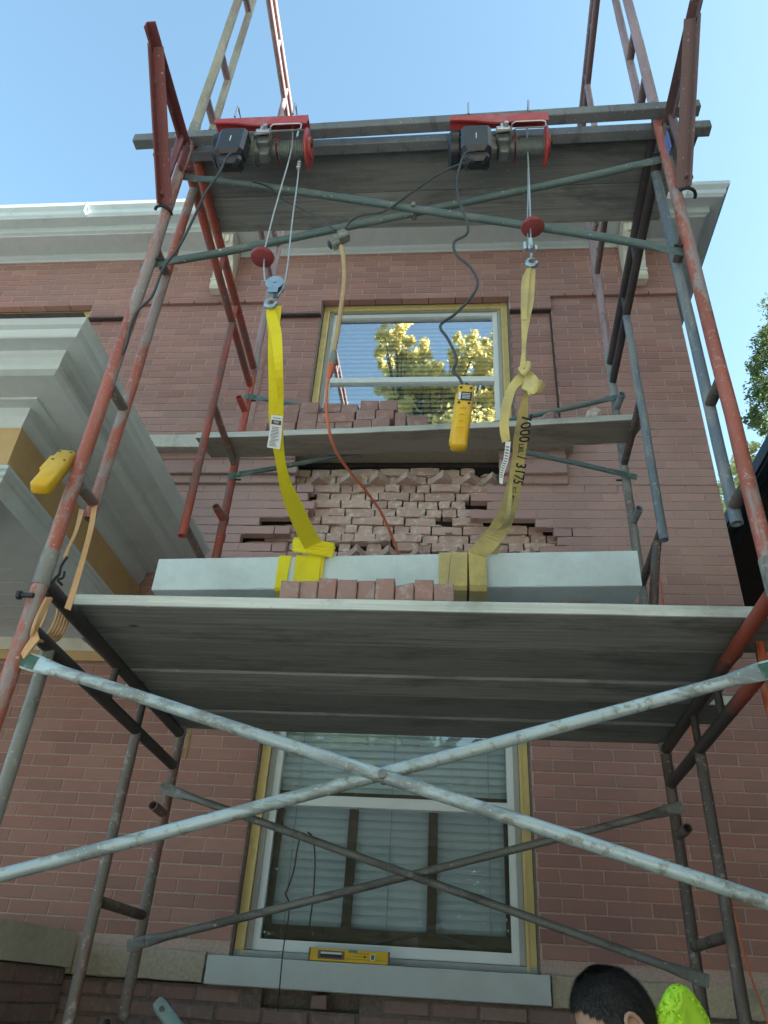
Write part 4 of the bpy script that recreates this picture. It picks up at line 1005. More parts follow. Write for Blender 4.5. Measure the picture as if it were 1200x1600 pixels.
# ================================================================== SLINGS
def rows_to_ribbon(rows, k=5, th=0.003):
    R = lerp_rows(rows, k); L = [PY(r_[4], r_[0], r_[1]) for r_ in R]; Rr = [PY(r_[4], r_[2], r_[3]) for r_ in R]
    return L, Rr
def wrap_band(xa_t, xa_b, w_t, w_b, off=0.004, bottom=True):
    """band round the slab: front face, underside, back and top"""
    L, R = [], []
    zt_, zb = SZ(xa_t)[1], SZ(xa_b)[0]; o_ = off
    pts = [(YS+D_*0.5, zt_+o_, 0),(YS+0.004, zt_+o_, 0),(YS-o_, zt_-0.004, 0),(YS-o_-0.001, (zt_+zb)/2, 0.5),(YS-o_, zb+0.004, 1),(YS+0.004, zb-o_, 1),(YS+D_, zb-o_, 1),(YS+D_+o_, zb, 1),(YS+D_+o_, zt_, 0),(YS+D_*0.5, zt_+o_+0.001, 0)]
    for y, z, s in pts:
        xa = xa_t+(xa_b-xa_t)*s; ww = w_t+(w_b-w_t)*s
        L.append((xa,y,z)); R.append((xa+ww,y,z))
    return L, R
# bright yellow sling (left)
s1 = thing('lifting_sling', 'bright new yellow webbing sling on the left hoist', 'lifting sling', tuple(PY(-1.42,480,868)), None)
L, R = rows_to_ribbon([(417,480,440,478,-2.285),(416,492,439,490,-2.28),(419,520,437,518,-2.27),(419,560,441,558,-2.24),(420,610,443,610,-2.17),(420,650,443,650,-2.09),(425,690,443,688,-2.0),(432,730,447,726,-1.90),(438,765,457,758,-1.80),(449,800,474,790,-1.68),(463,832,487,820,-1.56),(476,858,502,845,-1.44)])
MB().ribbon(L, R, 0.004).build('webbing', M['web_new'], s1, smooth=False)
L, R = rows_to_ribbon([(417,482,428,476,-2.30),(418,500,432,492,-2.295),(424,530,440,520,-2.28),(430,580,442,576,-2.25),(436,640,443,640,-2.13)])
MB().ribbon(L, R, 0.003).build('webbing', M['web_new'], s1)
q = MB()
for k, (dy, rr) in enumerate(((0,0.040),(1,0.036),(2,0.032))): pass
# rolled knot lying on the slab's top front edge
ka, kb = PY(YS-0.01,457,856), PY(YS-0.01,524,866)
kp = [ka+(kb-ka)*t for t in (0,0.1,0.3,0.5,0.7,0.9,1.0)]
for k in range(5):
    zoff = 0.036-0.0135*k; r_ = 0.0085; sx = (0.004,0.0,0.003,0.006,0.01)[k]
    pts = [p_+Vector((sx*(1 if j == 0 else -1 if j == 6 else 0), -0.012-0.012*math.sin(PI*j/6), zoff-0.004*math.sin(PI*j/6))) for j, p_ in enumerate(kp)]
    q.tube(smooth_path(pts,3), r_, 8, radii=[r_*(0.45 if i in (0,len(smooth_path(pts,3))-1) else 1) for i in range(len(smooth_path(pts,3)))])
q.build('choker_wrap', M['web_new'], s1, smooth=True)
a = PY(YS,437,869).x; b = PY(YS,456,869).x; a2 = PY(YS,428,930).x
L, R = wrap_band(a, a2, b-a, 0.045, 0.006); MB().ribbon(L, R, 0.003).build('wrap_band', M['web_new'], s1)
a = PY(YS,463,869).x; b = PY(YS,508,869).x
L, R = wrap_band(a, a+0.004, b-a, b-a-0.006, 0.009); MB().ribbon(L, R, 0.003).build('wrap_band', M['web_new'], s1)
L, R = wrap_band(a+0.052, a+0.058, 0.06, 0.052, 0.014); MB().ribbon(L, R, 0.003).build('wrap_band', M['web_new'], s1)
# printed tag on the sling
L, R = rows_to_ribbon([(424,648,442,650,-2.13),(421,675,440,678,-2.09),(417,699,437,702,-2.06)]); 
tg = MB().ribbon(L, R, 0.001).build('tag', M['tag'], s1)
def tag_lines(L, R, spans, off, mat, parent, name='print'):
    q = MB(); n_ = len(L)-1
    def at(s, t):
        s = s*n_; i = min(int(s), n_-1); f = s-i
        return L[i].lerp(L[i+1], f).lerp(R[i].lerp(R[i+1], f), t)
    nrm = (R[0]-L[0]).cross(L[-1]-L[0]).normalized(); 
    if nrm.y > 0: nrm = -nrm
    for s0_, s1_, t0, t1 in spans:
        q.add([at(s0_,t0)+nrm*off, at(s0_,t1)+nrm*off, at(s1_,t1)+nrm*off, at(s1_,t0)+nrm*off], [(0,1,2,3)])
    return q.build(name, mat, parent)
random.seed(11)
sp = [(0.07,0.085,0.2,0.85),(0.14,0.26,0.10,0.9)]+[(0.33+0.045*k, 0.33+0.045*k+0.016, 0.12+0.1*rnd(), 0.6+0.3*rnd()) for k in range(14)]
tag_lines(L, R, sp, 0.0025, M['ink'], tg)
tag_lines(L, R, [(0.175,0.19,0.25,0.75),(0.21,0.222,0.3,0.7)], 0.0035, M['tag'], tg, 'print_light')

# faded sling (right)
s2 = thing('lifting_sling', 'faded yellow knotted webbing sling with black lettering on the right hoist', 'lifting sling', tuple(PY(-1.42,722,862)), None)
L, R = rows_to_ribbon([(823,420,836,422,-2.235),(815,440,836,440,-2.235),(814,470,834,470,-2.235),(814,495,829,495,-2.235),(815,520,824,522,-2.235),(815,550,821,552,-2.235),(812,575,822,577,-2.235)])
MB().ribbon(L, R, 0.006).build('webbing', M['web_old'], s2)
L, R = rows_to_ribbon([(824,422,829,417,-2.245),(820,440,827,436,-2.245),(817,470,825,470,-2.243),(816,500,823,500,-2.24)])
MB().ribbon(L, R, 0.003).build('webbing', M['web_old'], s2)
# knot
q = MB(); kc = PY(-2.235, 820, 583)
q.tube(smooth_path([PY(-2.245,813,576),PY(-2.26,820,583),PY(-2.255,826,573),PY(-2.23,825,568),PY(-2.225,816,572)],4), 0.009, 8)
q.build('knot', M['web_old'], s2, smooth=True)
L, R = rows_to_ribbon([(816,583,822,600,-2.215),(828,580,815,606,-2.235),(838,588,824,612,-2.255),(845,600,826,618,-2.26),(849,611,838,616,-2.24)])
MB().ribbon(L, R, 0.003).build('loop', M['web_old'], s2)
L, R = rows_to_ribbon([(824,600,826,608,-2.24),(834,597,832,616,-2.262),(846,594,838,614,-2.262),(853,601,846,611,-2.24)])
MB().ribbon(L, R, 0.004).build('loop', M['web_old'], s2)
L, R = rows_to_ribbon([(818,580,821,592,-2.22),(806,588,816,600,-2.235),(792,608,806,610,-2.245),(785,630,800,630,-2.245),(781,655,795,658,-2.235),(781,675,796,677,-2.23),(785,692,797,688,-2.22)])
MB().ribbon(L, R, 0.005).build('tail', M['web_old'], s2)
main_rows = [(819,604,825,604,-2.22),(817,620,825,620,-2.21),(811,640,825,638,-2.19),(806,665,825,662,-2.15),(802,690,824,690,-2.09),(800,715,820,717,-2.02),(796,740,817,744,-1.95),(790,765,812,772,-1.86),(783,790,806,800,-1.76),(765,822,795,830,-1.60),(745,845,770,862,-1.48),(732,862,757,870,-1.42)]
L, R = rows_to_ribbon(main_rows, 6)
web = MB().ribbon(L, R, 0.003).build('webbing', M['web_old'], s2)
MAINL, MAINR = L, R
L, R = rows_to_ribbon([(797,745,801,745,-1.96),(793,790,799,796,-1.84),(784,820,792,820,-1.66),(770,832,787,834,-1.54),(763,850,782,852,-1.44),(760,864,778,866,-1.40)])
MB().ribbon(L, R, 0.003).build('webbing', M['web_old'], s2)
xs_ = [PY(YS,686,866).x, PY(YS,705,866).x, PY(YS,731,866).x, PY(YS,759,866).x]
L, R = wrap_band(xs_[0]+0.004, xs_[0]+0.006, xs_[3]-xs_[0]-0.01, xs_[3]-xs_[0]-0.012, 0.004); MB().ribbon(L, R, 0.002).build('web_shadow', M['grip_dark'], s2)  # dark backing band that paints the shadow between the wraps
L, R = wrap_band(xs_[0], xs_[0]+0.002, xs_[1]-xs_[0]-0.001, xs_[1]-xs_[0]-0.016, 0.007); MB().ribbon(L, R, 0.003).build('wrap_band', M['web_old'], s2)
L, R = wrap_band(xs_[1]+0.001, xs_[1]-0.012, xs_[2]-xs_[1]-0.003, xs_[2]-xs_[1]+0.008, 0.009); MB().ribbon(L, R, 0.003).build('wrap_band', M['web_old'], s2)
L, R = wrap_band(xs_[2]+0.002, xs_[2]+0.006, xs_[3]-xs_[2]-0.002, xs_[3]-xs_[2]-0.004, 0.014); MB().ribbon(L, R, 0.003).build('wrap_band', M['web_old'], s2)
# white tag under the tail
L, R = rows_to_ribbon([(790,690,798,690,-2.222),(787,715,795,717,-2.22),(781,735,788,738,-2.21),(780,755,785,757,-2.20)])
tg = MB().ribbon(L, R, 0.001).build('tag', M['tag'], s2)
tag_lines(L, R, [(0.1+0.06*k, 0.12+0.06*k, 0.15, 0.8) for k in range(13)], 0.002, M['ink'], tg)
# lettering on the webbing
def text_on_ribbon(txt, Lr, Rr, s_start, size, t_mid, mat, parent, name='lettering', base=0.0):
    cu = bpy.data.curves.new('txt', 'FONT'); cu.body = txt; cu.size = size; cu.resolution_u = 3; cu.offset = size*0.012
    ob = bpy.data.objects.new('txt', cu); COL.objects.link(ob)
    dg = bpy.context.evaluated_depsgraph_get(); me0 = bpy.data.meshes.new_from_object(ob.evaluated_get(dg))
    acc = [0.0]
    for i in range(1, len(Lr)): acc.append(acc[-1]+((Lr[i]+Rr[i])/2-(Lr[i-1]+Rr[i-1])/2).length)
    def at(s, h):
        i = 0
        while i < len(acc)-2 and acc[i+1] < s: i += 1
        f = (s-acc[i])/max(1e-6, acc[i+1]-acc[i]); l = Lr[i].lerp(Lr[i+1], f); r_ = Rr[i].lerp(Rr[i+1], f)
        ax = (r_-l); w = ax.length; ax.normalize(); tg_ = ((Lr[i+1]+Rr[i+1])-(Lr[i]+Rr[i])).normalized(); nn = ax.cross(tg_).normalized()
        if nn.y > 0: nn = -nn
        return l + ax*(w*t_mid + h) + nn*0.0028
    vs_ = [at(s_start+v.co.x, v.co.y+base) for v in me0.vertices]
    fs = [tuple(p_.vertices) for p_ in me0.polygons]
    xmax = max(v.co.x for v in me0.vertices)
    q = MB(); q.add(vs_, fs); o = q.build(name, mat, parent)
    bpy.data.objects.remove(ob); bpy.data.curves.remove(cu)
    return s_start + xmax
tot0 = 0.10
e = text_on_ribbon('7000', MAINL, MAINR, tot0, 0.050, 0.40, M['ink'], web)
e = text_on_ribbon('LBS.', MAINL, MAINR, e+0.006, 0.024, 0.42, M['ink'], web)
e = text_on_ribbon('/', MAINL, MAINR, e+0.012, 0.046, 0.40, M['ink'], web)
e = text_on_ribbon('3175', MAINL, MAINR, e+0.016, 0.050, 0.40, M['ink'], web)
e = text_on_ribbon('KG. MAX VERT.', MAINL, MAINR, e+0.018, 0.024, 0.42, M['ink'], web)

# ================================================================== HOIST BEAMS AND BRACKETS
ZBM = 5.012
def beam(p_left, p_right, label):
    a = PZ(ZBM, *p_left); b = PZ(ZBM, *p_right); d = (b-a).normalized(); w = Vector((-d.y, d.x, 0))
    q = MB(); th = 0.052
    c = (a+b)/2 + w*0.025 + Vector((0,0,th/2))
    q.obox(c, d, w, Vector((0,0,1)), (b-a).length/2, 0.025, th/2, 0.003)
    o = q.build('steel_beam', M['beam'], label=label, cat='beam', group='beams carrying the hoists'); return recenter(o), a, b
_, b1a, b1b = beam((206,219),(1096,165), 'outer grey square steel beam nearest the viewer above the hoists')
_, b2a, b2b = beam((238,241),(1113,197), 'inner grey square steel beam along the top platform edge')
def bracket(A, tip_px, tipbase_px, label, mat, sx=1):
    t = thing('side_bracket', label, 'scaffold bracket', (A[0], A[1], 4.45), 'side brackets holding the beams')
    X = A[0]; zt_ = 4.985; tip = Vector((X, -2.74, zt_)); root = Vector((X-0.0*sx, -2.225, zt_-0.02))
    def angle_iron(p, q_, w1, w2, th=0.006):
        p, q_ = Vector(p), Vector(q_); d = (q_-p).normalized(); sxv = Vector((1,0,0)); nn = d.cross(sxv).normalized(); mb = MB()
        L_ = (q_-p).length/2; c = (p+q_)/2
        mb.obox(c+nn*w1/2, d, nn, sxv, L_, w1/2, th/2); mb.obox(c+sxv*(w2/2+th/2)*sx, d, sxv, nn, L_, w2/2, th/2)
        return mb
    angle_iron(tip, root, 0.045, 0.032).build('arm', mat, t)
    angle_iron(Vector((X,-2.655,zt_-0.03)), Vector((X,-2.235,4.50)), 0.045, 0.045).build('diagonal', mat, t)
    MB().tube([(X,-2.262,4.52),(X,-2.262,4.98)], 0.018, 10).build('upright', mat, t, smooth=True)
    hk = MB(); ang = [PI*1.15+PI*0.9*k/10 for k in range(11)]
    hk.tube([(X+0.036*math.cos(a_), -2.20+0.036*math.sin(a_), 4.50-0.012*k/10) for k, a_ in enumerate(ang)], 0.007, 8)
    hk.build('hook', M['black_iron'], t, smooth=True)
    MB().obox((X+0.028*sx,-2.215,4.86), Vector((0,1,0)), Vector((0,0,1)), Vector((1,0,0)), 0.03, 0.09, 0.004).build('gusset', mat, t)
    if sx < 0: MB().box(X-0.0375, X-0.0335, -2.262, -2.222, 4.74, 4.86).build('sticker', M['sticker'], t, label='blue sticker')
    return t
M['sticker'] = simple('blue_sticker', (0.10,0.20,0.50), 0.4, bmp=0)
bracket((LF[0]-0.012,-2.2), None, None, 'maroon angle iron side bracket on the left front leg', M['maroon'], 1)
bracket((RF[0]+0.035,-2.2), None, None, 'dusty brown angle iron side bracket with blue sticker on the right front leg', M['maroon_dusty'], -1)

# ================================================================== ELECTRIC HOISTS
def make_hoist(c, label):
    """c: centre of the red plate's top"""
    t = thing('electric_hoist', label, 'electric hoist', c, 'electric rope hoists under the beams')
    C = Vector(c); ex = Vector((1,0,0)); ey = Vector((0,1,0)); ez = Vector((0,0,1))
    def P_(x, y, z): return C+Vector((x,y,z))
    q = MB(); pr = [(-0.21,0),(0.205,0),(0.205,-0.060),(-0.02,-0.060),(-0.06,-0.052),(-0.10,-0.040),(-0.15,-0.032),(-0.21,-0.030)]
    q.sweep([[P_(x,-0.078,z) for x, z in pr],[P_(x,-0.070,z) for x, z in pr]])
    q.obox(P_(-0.0025,-0.045,-0.004), ex, ey, ez, 0.2075, 0.0248, 0.004)
    q.build('top_plate', M['hoist_red'], t)
    def P_(x, y, z): return C+Vector((x, y+0.022, z-0.008))
    ep = MB()
    ep.lathe(P_(0.192,0,-0.085),(1,0,0),[(0,0.078),(0.004,0.085),(0.010,0.085),(0.014,0.078)],28); ep.lathe(P_(0.2045,-0.0,-0.085),(1,0,0),[(0,0.05),(0.012,0.046),(0.014,0.03)],24)
    o = ep.build('end_plate', M['hoist_red'], t, smooth=True)
    MB().obox(P_(0.222,-0.03,-0.088), ex, ey, ez, 0.003, 0.008, 0.022).build('slot', M['grip_dark'], o)
    ip = MB(); ip.obox(P_(0.068,0,-0.075), ex, ey, ez, 0.003, 0.052, 0.045); ip.build('inner_plate', M['disc_red'], t)
    m_ = MB(); m_.lathe(P_(-0.165,0,-0.085),(1,0,0),[(0,0.068),(0.135,0.068)],32)
    for k in range(26):
        a = 2*PI*k/26; dv = ey*math.cos(a)+ez*math.sin(a); tv = -ey*math.sin(a)+ez*math.cos(a)
        m_.obox(P_(-0.1,0,-0.085)+dv*0.0705, ex, dv, tv, 0.062, 0.005, 0.0022)
    m_.build('motor', M['motor_grey'], t)
    f_ = MB(); f_.lathe(P_(-0.218,0,-0.087),(1,0,0),[(0,0.045),(0.004,0.066),(0.014,0.079),(0.048,0.079),(0.052,0.074)],32)
    for k in range(18):
        a = 2*PI*k/18; dv = ey*math.cos(a)+ez*math.sin(a); tv = -ey*math.sin(a)+ez*math.cos(a)
        f_.obox(P_(-0.162,0,-0.087)+dv*0.073, ex, dv, tv, 0.009, 0.004, 0.004)
    fo = f_.build('fan_cover', M['black_plastic'], t, smooth=True)
    bx = MB(); bx.obox(P_(-0.100,-0.085,-0.185), ex, ey, ez, 0.062, 0.040, 0.085, 0.016)
    bx.obox(P_(-0.098,-0.070,-0.285), ex, ey, ez, 0.052, 0.034, 0.026, 0.014)
    bx.tube([P_(-0.12,-0.085,-0.325),P_(-0.12,-0.085,-0.30)],0.013,12); bx.tube([P_(-0.075,-0.075,-0.32),P_(-0.075,-0.075,-0.30)],0.011,12)
    bo = bx.build('switch_box', M['black_plastic'], t)
    MB().obox(P_(-0.100,-0.1262,-0.19), ex, ez, ey, 0.002, 0.018, 0.0012).build('mark', M['tag'], bo)
    g_ = MB(); g_.lathe(P_(-0.03,0,-0.085),(1,0,0),[(0,0.058),(0.02,0.056),(0.03,0.044),(0.075,0.044),(0.094,0.05)],24)
    g_.obox(P_(0.015,-0.045,-0.10), ex, ey, ez, 0.028, 0.025, 0.030, 0.006); g_.obox(P_(0.02,-0.02,-0.148), ex, ey, ez, 0.022, 0.026, 0.03, 0.006)
    g_.build('gearbox', M['alu'], t)
    lv = MB(); lv.obox(P_(0.015,-0.085,-0.082), ex, ey, ez, 0.030, 0.010, 0.010, 0.003); lv.obox(P_(0.010,-0.09,-0.062), ex, ey, ez, 0.007, 0.007, 0.020, 0.002)
    lv.tube([P_(-0.02,-0.085,-0.10),P_(0.05,-0.092,-0.10)],0.006,8); lv.cyl(P_(0.028,-0.095,-0.072),(0,1,0),0.010,0.03,10)
    lv.build('limit_lever', M['steel'], t)
    d_ = MB(); d_.lathe(P_(0.073,0,-0.088),(1,0,0),[(0,0.046),(0.004,0.046),(0.005,0.036),(0.113,0.036),(0.114,0.046),(0.118,0.046)],28)
    for k in range(14): d_.lathe(P_(0.080+0.0075*k,0,-0.088),(1,0,0),[(0,0.036),(0.0018,0.0405),(0.0055,0.0405),(0.0073,0.036)],20)
    d_.build('rope_drum', M['motor_grey'], t, smooth=True)
    gd = MB(); lp = [P_(0.045,-0.05,-0.088),P_(0.052,-0.105,-0.080),P_(0.065,-0.112,-0.076),P_(0.175,-0.112,-0.076),P_(0.188,-0.112,-0.084),P_(0.188,-0.112,-0.118),P_(0.175,-0.112,-0.126),P_(0.065,-0.112,-0.126),P_(0.052,-0.10,-0.12),P_(0.045,-0.05,-0.115)]
    gd.tube(lp, 0.0032, 8); gd.build('rope_guard', M['steel'], t, smooth=True)
    for x in (-0.13, 0.13):
        MB().tube([P_(x,-0.085,0.045),P_(x,-0.085,0.13),P_(x,0.02,0.13),P_(x,0.02,0.045)], 0.005, 8).build('beam_clamp', M['steel'], t)
    return t
HL = (-1.795, -2.300, 4.895); HR = (-0.770, -2.262, 4.905)
make_hoist(HL, 'left electric hoist whose rope runs to the bright yellow sling')
make_hoist(HR, 'right electric hoist whose rope runs to the faded knotted sling')

def cord(name, pts, r, mat, label, cat, k=6, group=None, n_=8):
    o = MB().tube(smooth_path(pts, k), r, n_).build(name, mat, smooth=True, label=label, cat=cat, group=group); return recenter(o)
# ropes, discs, hook blocks
yl = -2.31; yr = -2.245
rope = [(HL[0]+0.13,yl-0.04,4.90),PY(yl,456,232),PY(yl,440,290),PY(yl,414,388),PY(yl,414,440)]
cord('wire_rope', rope, 0.0034, M['wire'], 'thin steel rope running down from the left hoist through its red disc', 'wire rope', 2)
cord('wire_rope', [PY(yl+.04,468,250),PY(yl+.04,464,290),PY(yl+.03,456,350),PY(yl+.02,450,410),PY(yl+.01,443,447),PY(yl,434,462)], 0.0034, M['wire'], 'slack second rope strand beside the left red disc ending in a clamp', 'wire rope', 6)
q = MB(); p = PY(yl+.04,467,258)
for k in range(3): q.obox(p+Vector((0.001,0,0.018-0.018*k)), Vector((1,0,0)), Vector((0,1,0)), Vector((0,0,1)), 0.009, 0.008, 0.005, 0.002)
o = q.build('rope_clamp', M['steel'], label='small steel rope clamps under the left hoist end plate', cat='rope clamp'); recenter(o)
cord('wire_rope', [(HR[0]+0.12,yr-0.04,4.90),PY(yr,824,222),PY(yr,827,290),PY(yr,829,352),PY(yr,829,380)], 0.0034, M['wire'], 'front steel rope strand of the right hoist', 'wire rope', 2)
cord('wire_rope', [PY(yr+.02,825,262),PY(yr+.02,825,310),PY(yr+.02,824,352),PY(yr+.02,826,385)], 0.003, M['wire'], 'rear steel rope strand of the right hoist', 'wire rope', 2)
def disc(px, py, yv, label):
    c = PY(yv, px, py); o = MB().lathe(c-Vector((0,0,0.012)), (0,0,1), [(0,0.012),(0.001,0.036),(0.005,0.043),(0.016,0.046),(0.022,0.043),(0.025,0.036),(0.026,0.012)], 32).build('stop_disc', M['disc_red'], smooth=True, label=label, cat='limit disc', group='red limit discs on the hoist ropes'); recenter(o)
disc(410,402,yl,'dull red plastic disc on the left hoist rope above the pulley hook'); disc(832,355,yr,'dull red plastic disc on the right hoist rope just under the brace')
def hook_block(yv, top, mid, bot, label, big):
    t = thing('hook_block', label, 'hook', tuple(PY(yv,*bot)), 'hooks on the hoist ropes')
    a, b, c = PY(yv,*top), PY(yv,*mid), PY(yv,*bot)
    ex, ey, ez = Vector((1,0,0)), Vector((0,1,0)), Vector((0,0,1))
    if big:
        q = MB()
        for s in (-1,1):
            q.lathe(b+ey*(s*0.014)-ey*0.0015, (0,1,0), [(0,0.034),(0.003,0.034)], 24)
            q.obox(b+ey*(s*0.014)-ez*0.028, ex, ez, ey, 0.018, 0.024, 0.0018)
        q.build('side_plate', M['zinc_blue'], t)
        MB().lathe(b-ey*0.010,(0,1,0),[(0,0.030),(0.006,0.022),(0.014,0.022),(0.020,0.030)],24).build('pulley', M['black_iron'], t)
        MB().tube([b+ey*-0.02, b+ey*0.02], 0.006, 8).build('axle', M['steel'], t)
    else:
        q = MB(); q.obox(b+ez*0.012, ex, ey, ez, 0.010, 0.012, 0.028, 0.004); q.obox(b+ex*-0.022, ex, ey, ez, 0.007, 0.010, 0.020, 0.003); q.obox(b+ex*0.020-ez*0.012, ex, ey, ez, 0.006, 0.008, 0.012, 0.002)
        q.build('clamp', M['zinc_blue'], t)
        MB().lathe(b-ez*0.022, (0,0,1), [(0,0.010),(0.012,0.014),(0.02,0.010)], 12).build('swivel', M['steel'], t, smooth=True)
    # hook J
    h = MB(); pts = [c+ez*0.052, c+ez*0.03+ex*-0.002]+[c+Vector((0.019*math.sin(a_), 0, 0.004+0.019*math.cos(a_))) for a_ in [PI*1.9*k/12+0.15 for k in range(11)]][::-1]
    pts = [c+ez*0.055, c+ez*0.036]+[c+Vector((0.018*math.cos(a_),0,0.006+0.018*math.sin(a_))) for a_ in [PI*0.62+PI*1.55*k/12 for k in range(13)]]
    h.tube(pts, 0.007, 10, radii=[0.006,0.006]+[0.0075+0.002*math.sin(PI*k/12) for k in range(12)]+[0.004])
    h.build('hook_body', M['zinc_blue'], t, smooth=True)
    MB().tube([c+Vector((-0.016,-0.004,0.024)), c+Vector((0.012,-0.006,0.020))], 0.0035, 6).build('latch', M['steel'], t)
    return t
hook_block(yl, (415,430), (430,446), (423,476), 'blue zinc pulley block and hook above the bright yellow sling', True)
hook_block(yr, (828,372), (829,385), (831,412), 'rope clamps and small hook above the faded knotted sling', False)
# ================================================================== CORDS
cord('power_cord', [PY(-2.42,362,238),PY(-2.42,352,250),PY(-2.42,340,275),PY(-2.40,322,300),PY(-2.36,303,340),PY(-2.32,280,385),PY(-2.30,255,420),PY(-2.29,238,462),PY(-2.27,216,485),PY(-2.25,204,510),PY(-2.22,197,540),PY(-2.20,186,562)], 0.0052, M['cord_black'], 'black pendant cord from the left hoist along the left front leg', 'power cord')
cord('power_cord', [PY(-2.36,394,283),PY(-2.30,420,292),PY(-2.25,445,312),PY(-2.22,480,330),PY(-2.22,505,345),PY(-2.22,523,360)], 0.0045, M['cord_black'], 'thin black cord from the left hoist to the cord splitter', 'power cord')
cord('power_cord', [PY(-2.33,738,252),PY(-2.30,715,258),PY(-2.26,680,275),PY(-2.22,640,303),PY(-2.21,600,330),PY(-2.21,565,336),PY(-2.22,548,345),PY(-2.22,540,357)], 0.0048, M['cord_black'], 'black cord from the right hoist to the cord splitter', 'power cord')
cord('power_cord', [PY(-2.36,742,236),PY(-2.37,727,240),PY(-2.36,718,262),PY(-2.34,714,290),PY(-2.32,718,315),PY(-2.30,730,348),PY(-2.29,729,366),PY(-2.28,710,378),PY(-2.28,713,398),PY(-2.27,735,418),PY(-2.27,746,440),PY(-2.27,738,462),PY(-2.27,712,490),PY(-2.27,688,509),PY(-2.27,700,530),PY(-2.27,713,560),PY(-2.27,708,580),PY(-2.27,716,588),PY(-2.27,724,603)], 0.0052, M['cord_black'], 'kinked black cord from the right hoist down to the yellow hand control', 'power cord')
sp_ = thing('cord_splitter', 'grey green rubber cord splitter where both hoist cords meet', 'cord splitter', tuple(PY(-2.22,530,375)))
c = PY(-2.22,530,374); d1 = (PY(-2.22,548,364)-PY(-2.22,512,383)).normalized(); d2 = d1.cross(Vector((0,1,0))).normalized()
MB().obox(c, d1, d2, Vector((0,1,0)), 0.044, 0.018, 0.022, 0.006).build('body', M['splitter'], sp_)
for dd, vv in ((-0.03,-1),(0.028,1)): MB().obox(c+d1*dd+d2*0.018*vv, d1, d2, Vector((0,1,0)), 0.018, 0.014, 0.018, 0.005).build('outlet', M['splitter'], sp_)
MB().obox(c-d1*0.047-d2*0.004, d1, d2, Vector((0,1,0)), 0.006, 0.012, 0.015, 0.003).build('plug', M['black_plastic'], sp_)
cord('extension_cord', [PY(-2.22,533,385),PY(-2.22,537,405),PY(-2.215,538,440),PY(-2.21,533,480),PY(-2.205,527,520),PY(-2.20,521,552)], 0.0095, M['cord_tan'], 'thick tan extension cord hanging from the splitter over the window', 'extension cord')
pl = thing('cord_plug', 'grey and orange plug pair joining the tan and orange cords', 'plug', tuple(PY(-2.20,518,590)))
a, b, c_, d = PY(-2.20,522,550), PY(-2.20,520,567), PY(-2.20,518,570), PY(-2.20,513,592)
MB().tube([a, a.lerp(b,.35), b, b+(b-a)*0.25], 0.014, 10, radii=[0.011,0.014,0.016,0.013]).build('socket', M['splitter'], pl, smooth=True)
MB().tube([c_, c_.lerp(d,.4), d.lerp(c_,.2), d], 0.013, 10, radii=[0.015,0.014,0.010,0.006]).build('plug_body', M['cord_orange'], pl, smooth=True)
cord('extension_cord', [PY(-2.20,513,590),PY(-2.20,511,610),PY(-2.18,510,640),PY(-2.13,516,680),PY(-2.05,528,710),PY(-1.95,545,735),PY(-1.82,570,765),PY(-1.65,595,800),PY(-1.5,612,838),PY(-1.35,622,866),PY(-1.12,626,900)], 0.0055, M['cord_orange'], 'thin orange cord sweeping down behind the slab by the brick hole', 'extension cord')
cord('extension_cord', [PY(-0.3,1024,880),PY(-0.3,1031,905),PY(-0.3,1036,940),PY(-0.3,1045,985),PY(-0.25,1075,1120),PY(-0.2,1110,1260),PY(-0.2,1140,1400),PY(-0.2,1152,1445),PY(-0.2,1164,1495),PY(-0.2,1180,1545),PY(-0.2,1200,1600),PY(-0.25,1230,1680)], 0.0055, M['cord_orange'], 'thin orange cord dropping against the wall at lower right', 'extension cord')
cord('hose', [PX(0.02,1172,968),PX(0.03,1176,985),PX(0.035,1186,1002),PX(0.03,1192,1035),PX(0.03,1196,1075),PX(0.03,1206,1120),PX(0.03,1222,1200)], 0.014, M['orange_tube'], 'thick red hose looped over the right frame bars at the edge', 'hose')
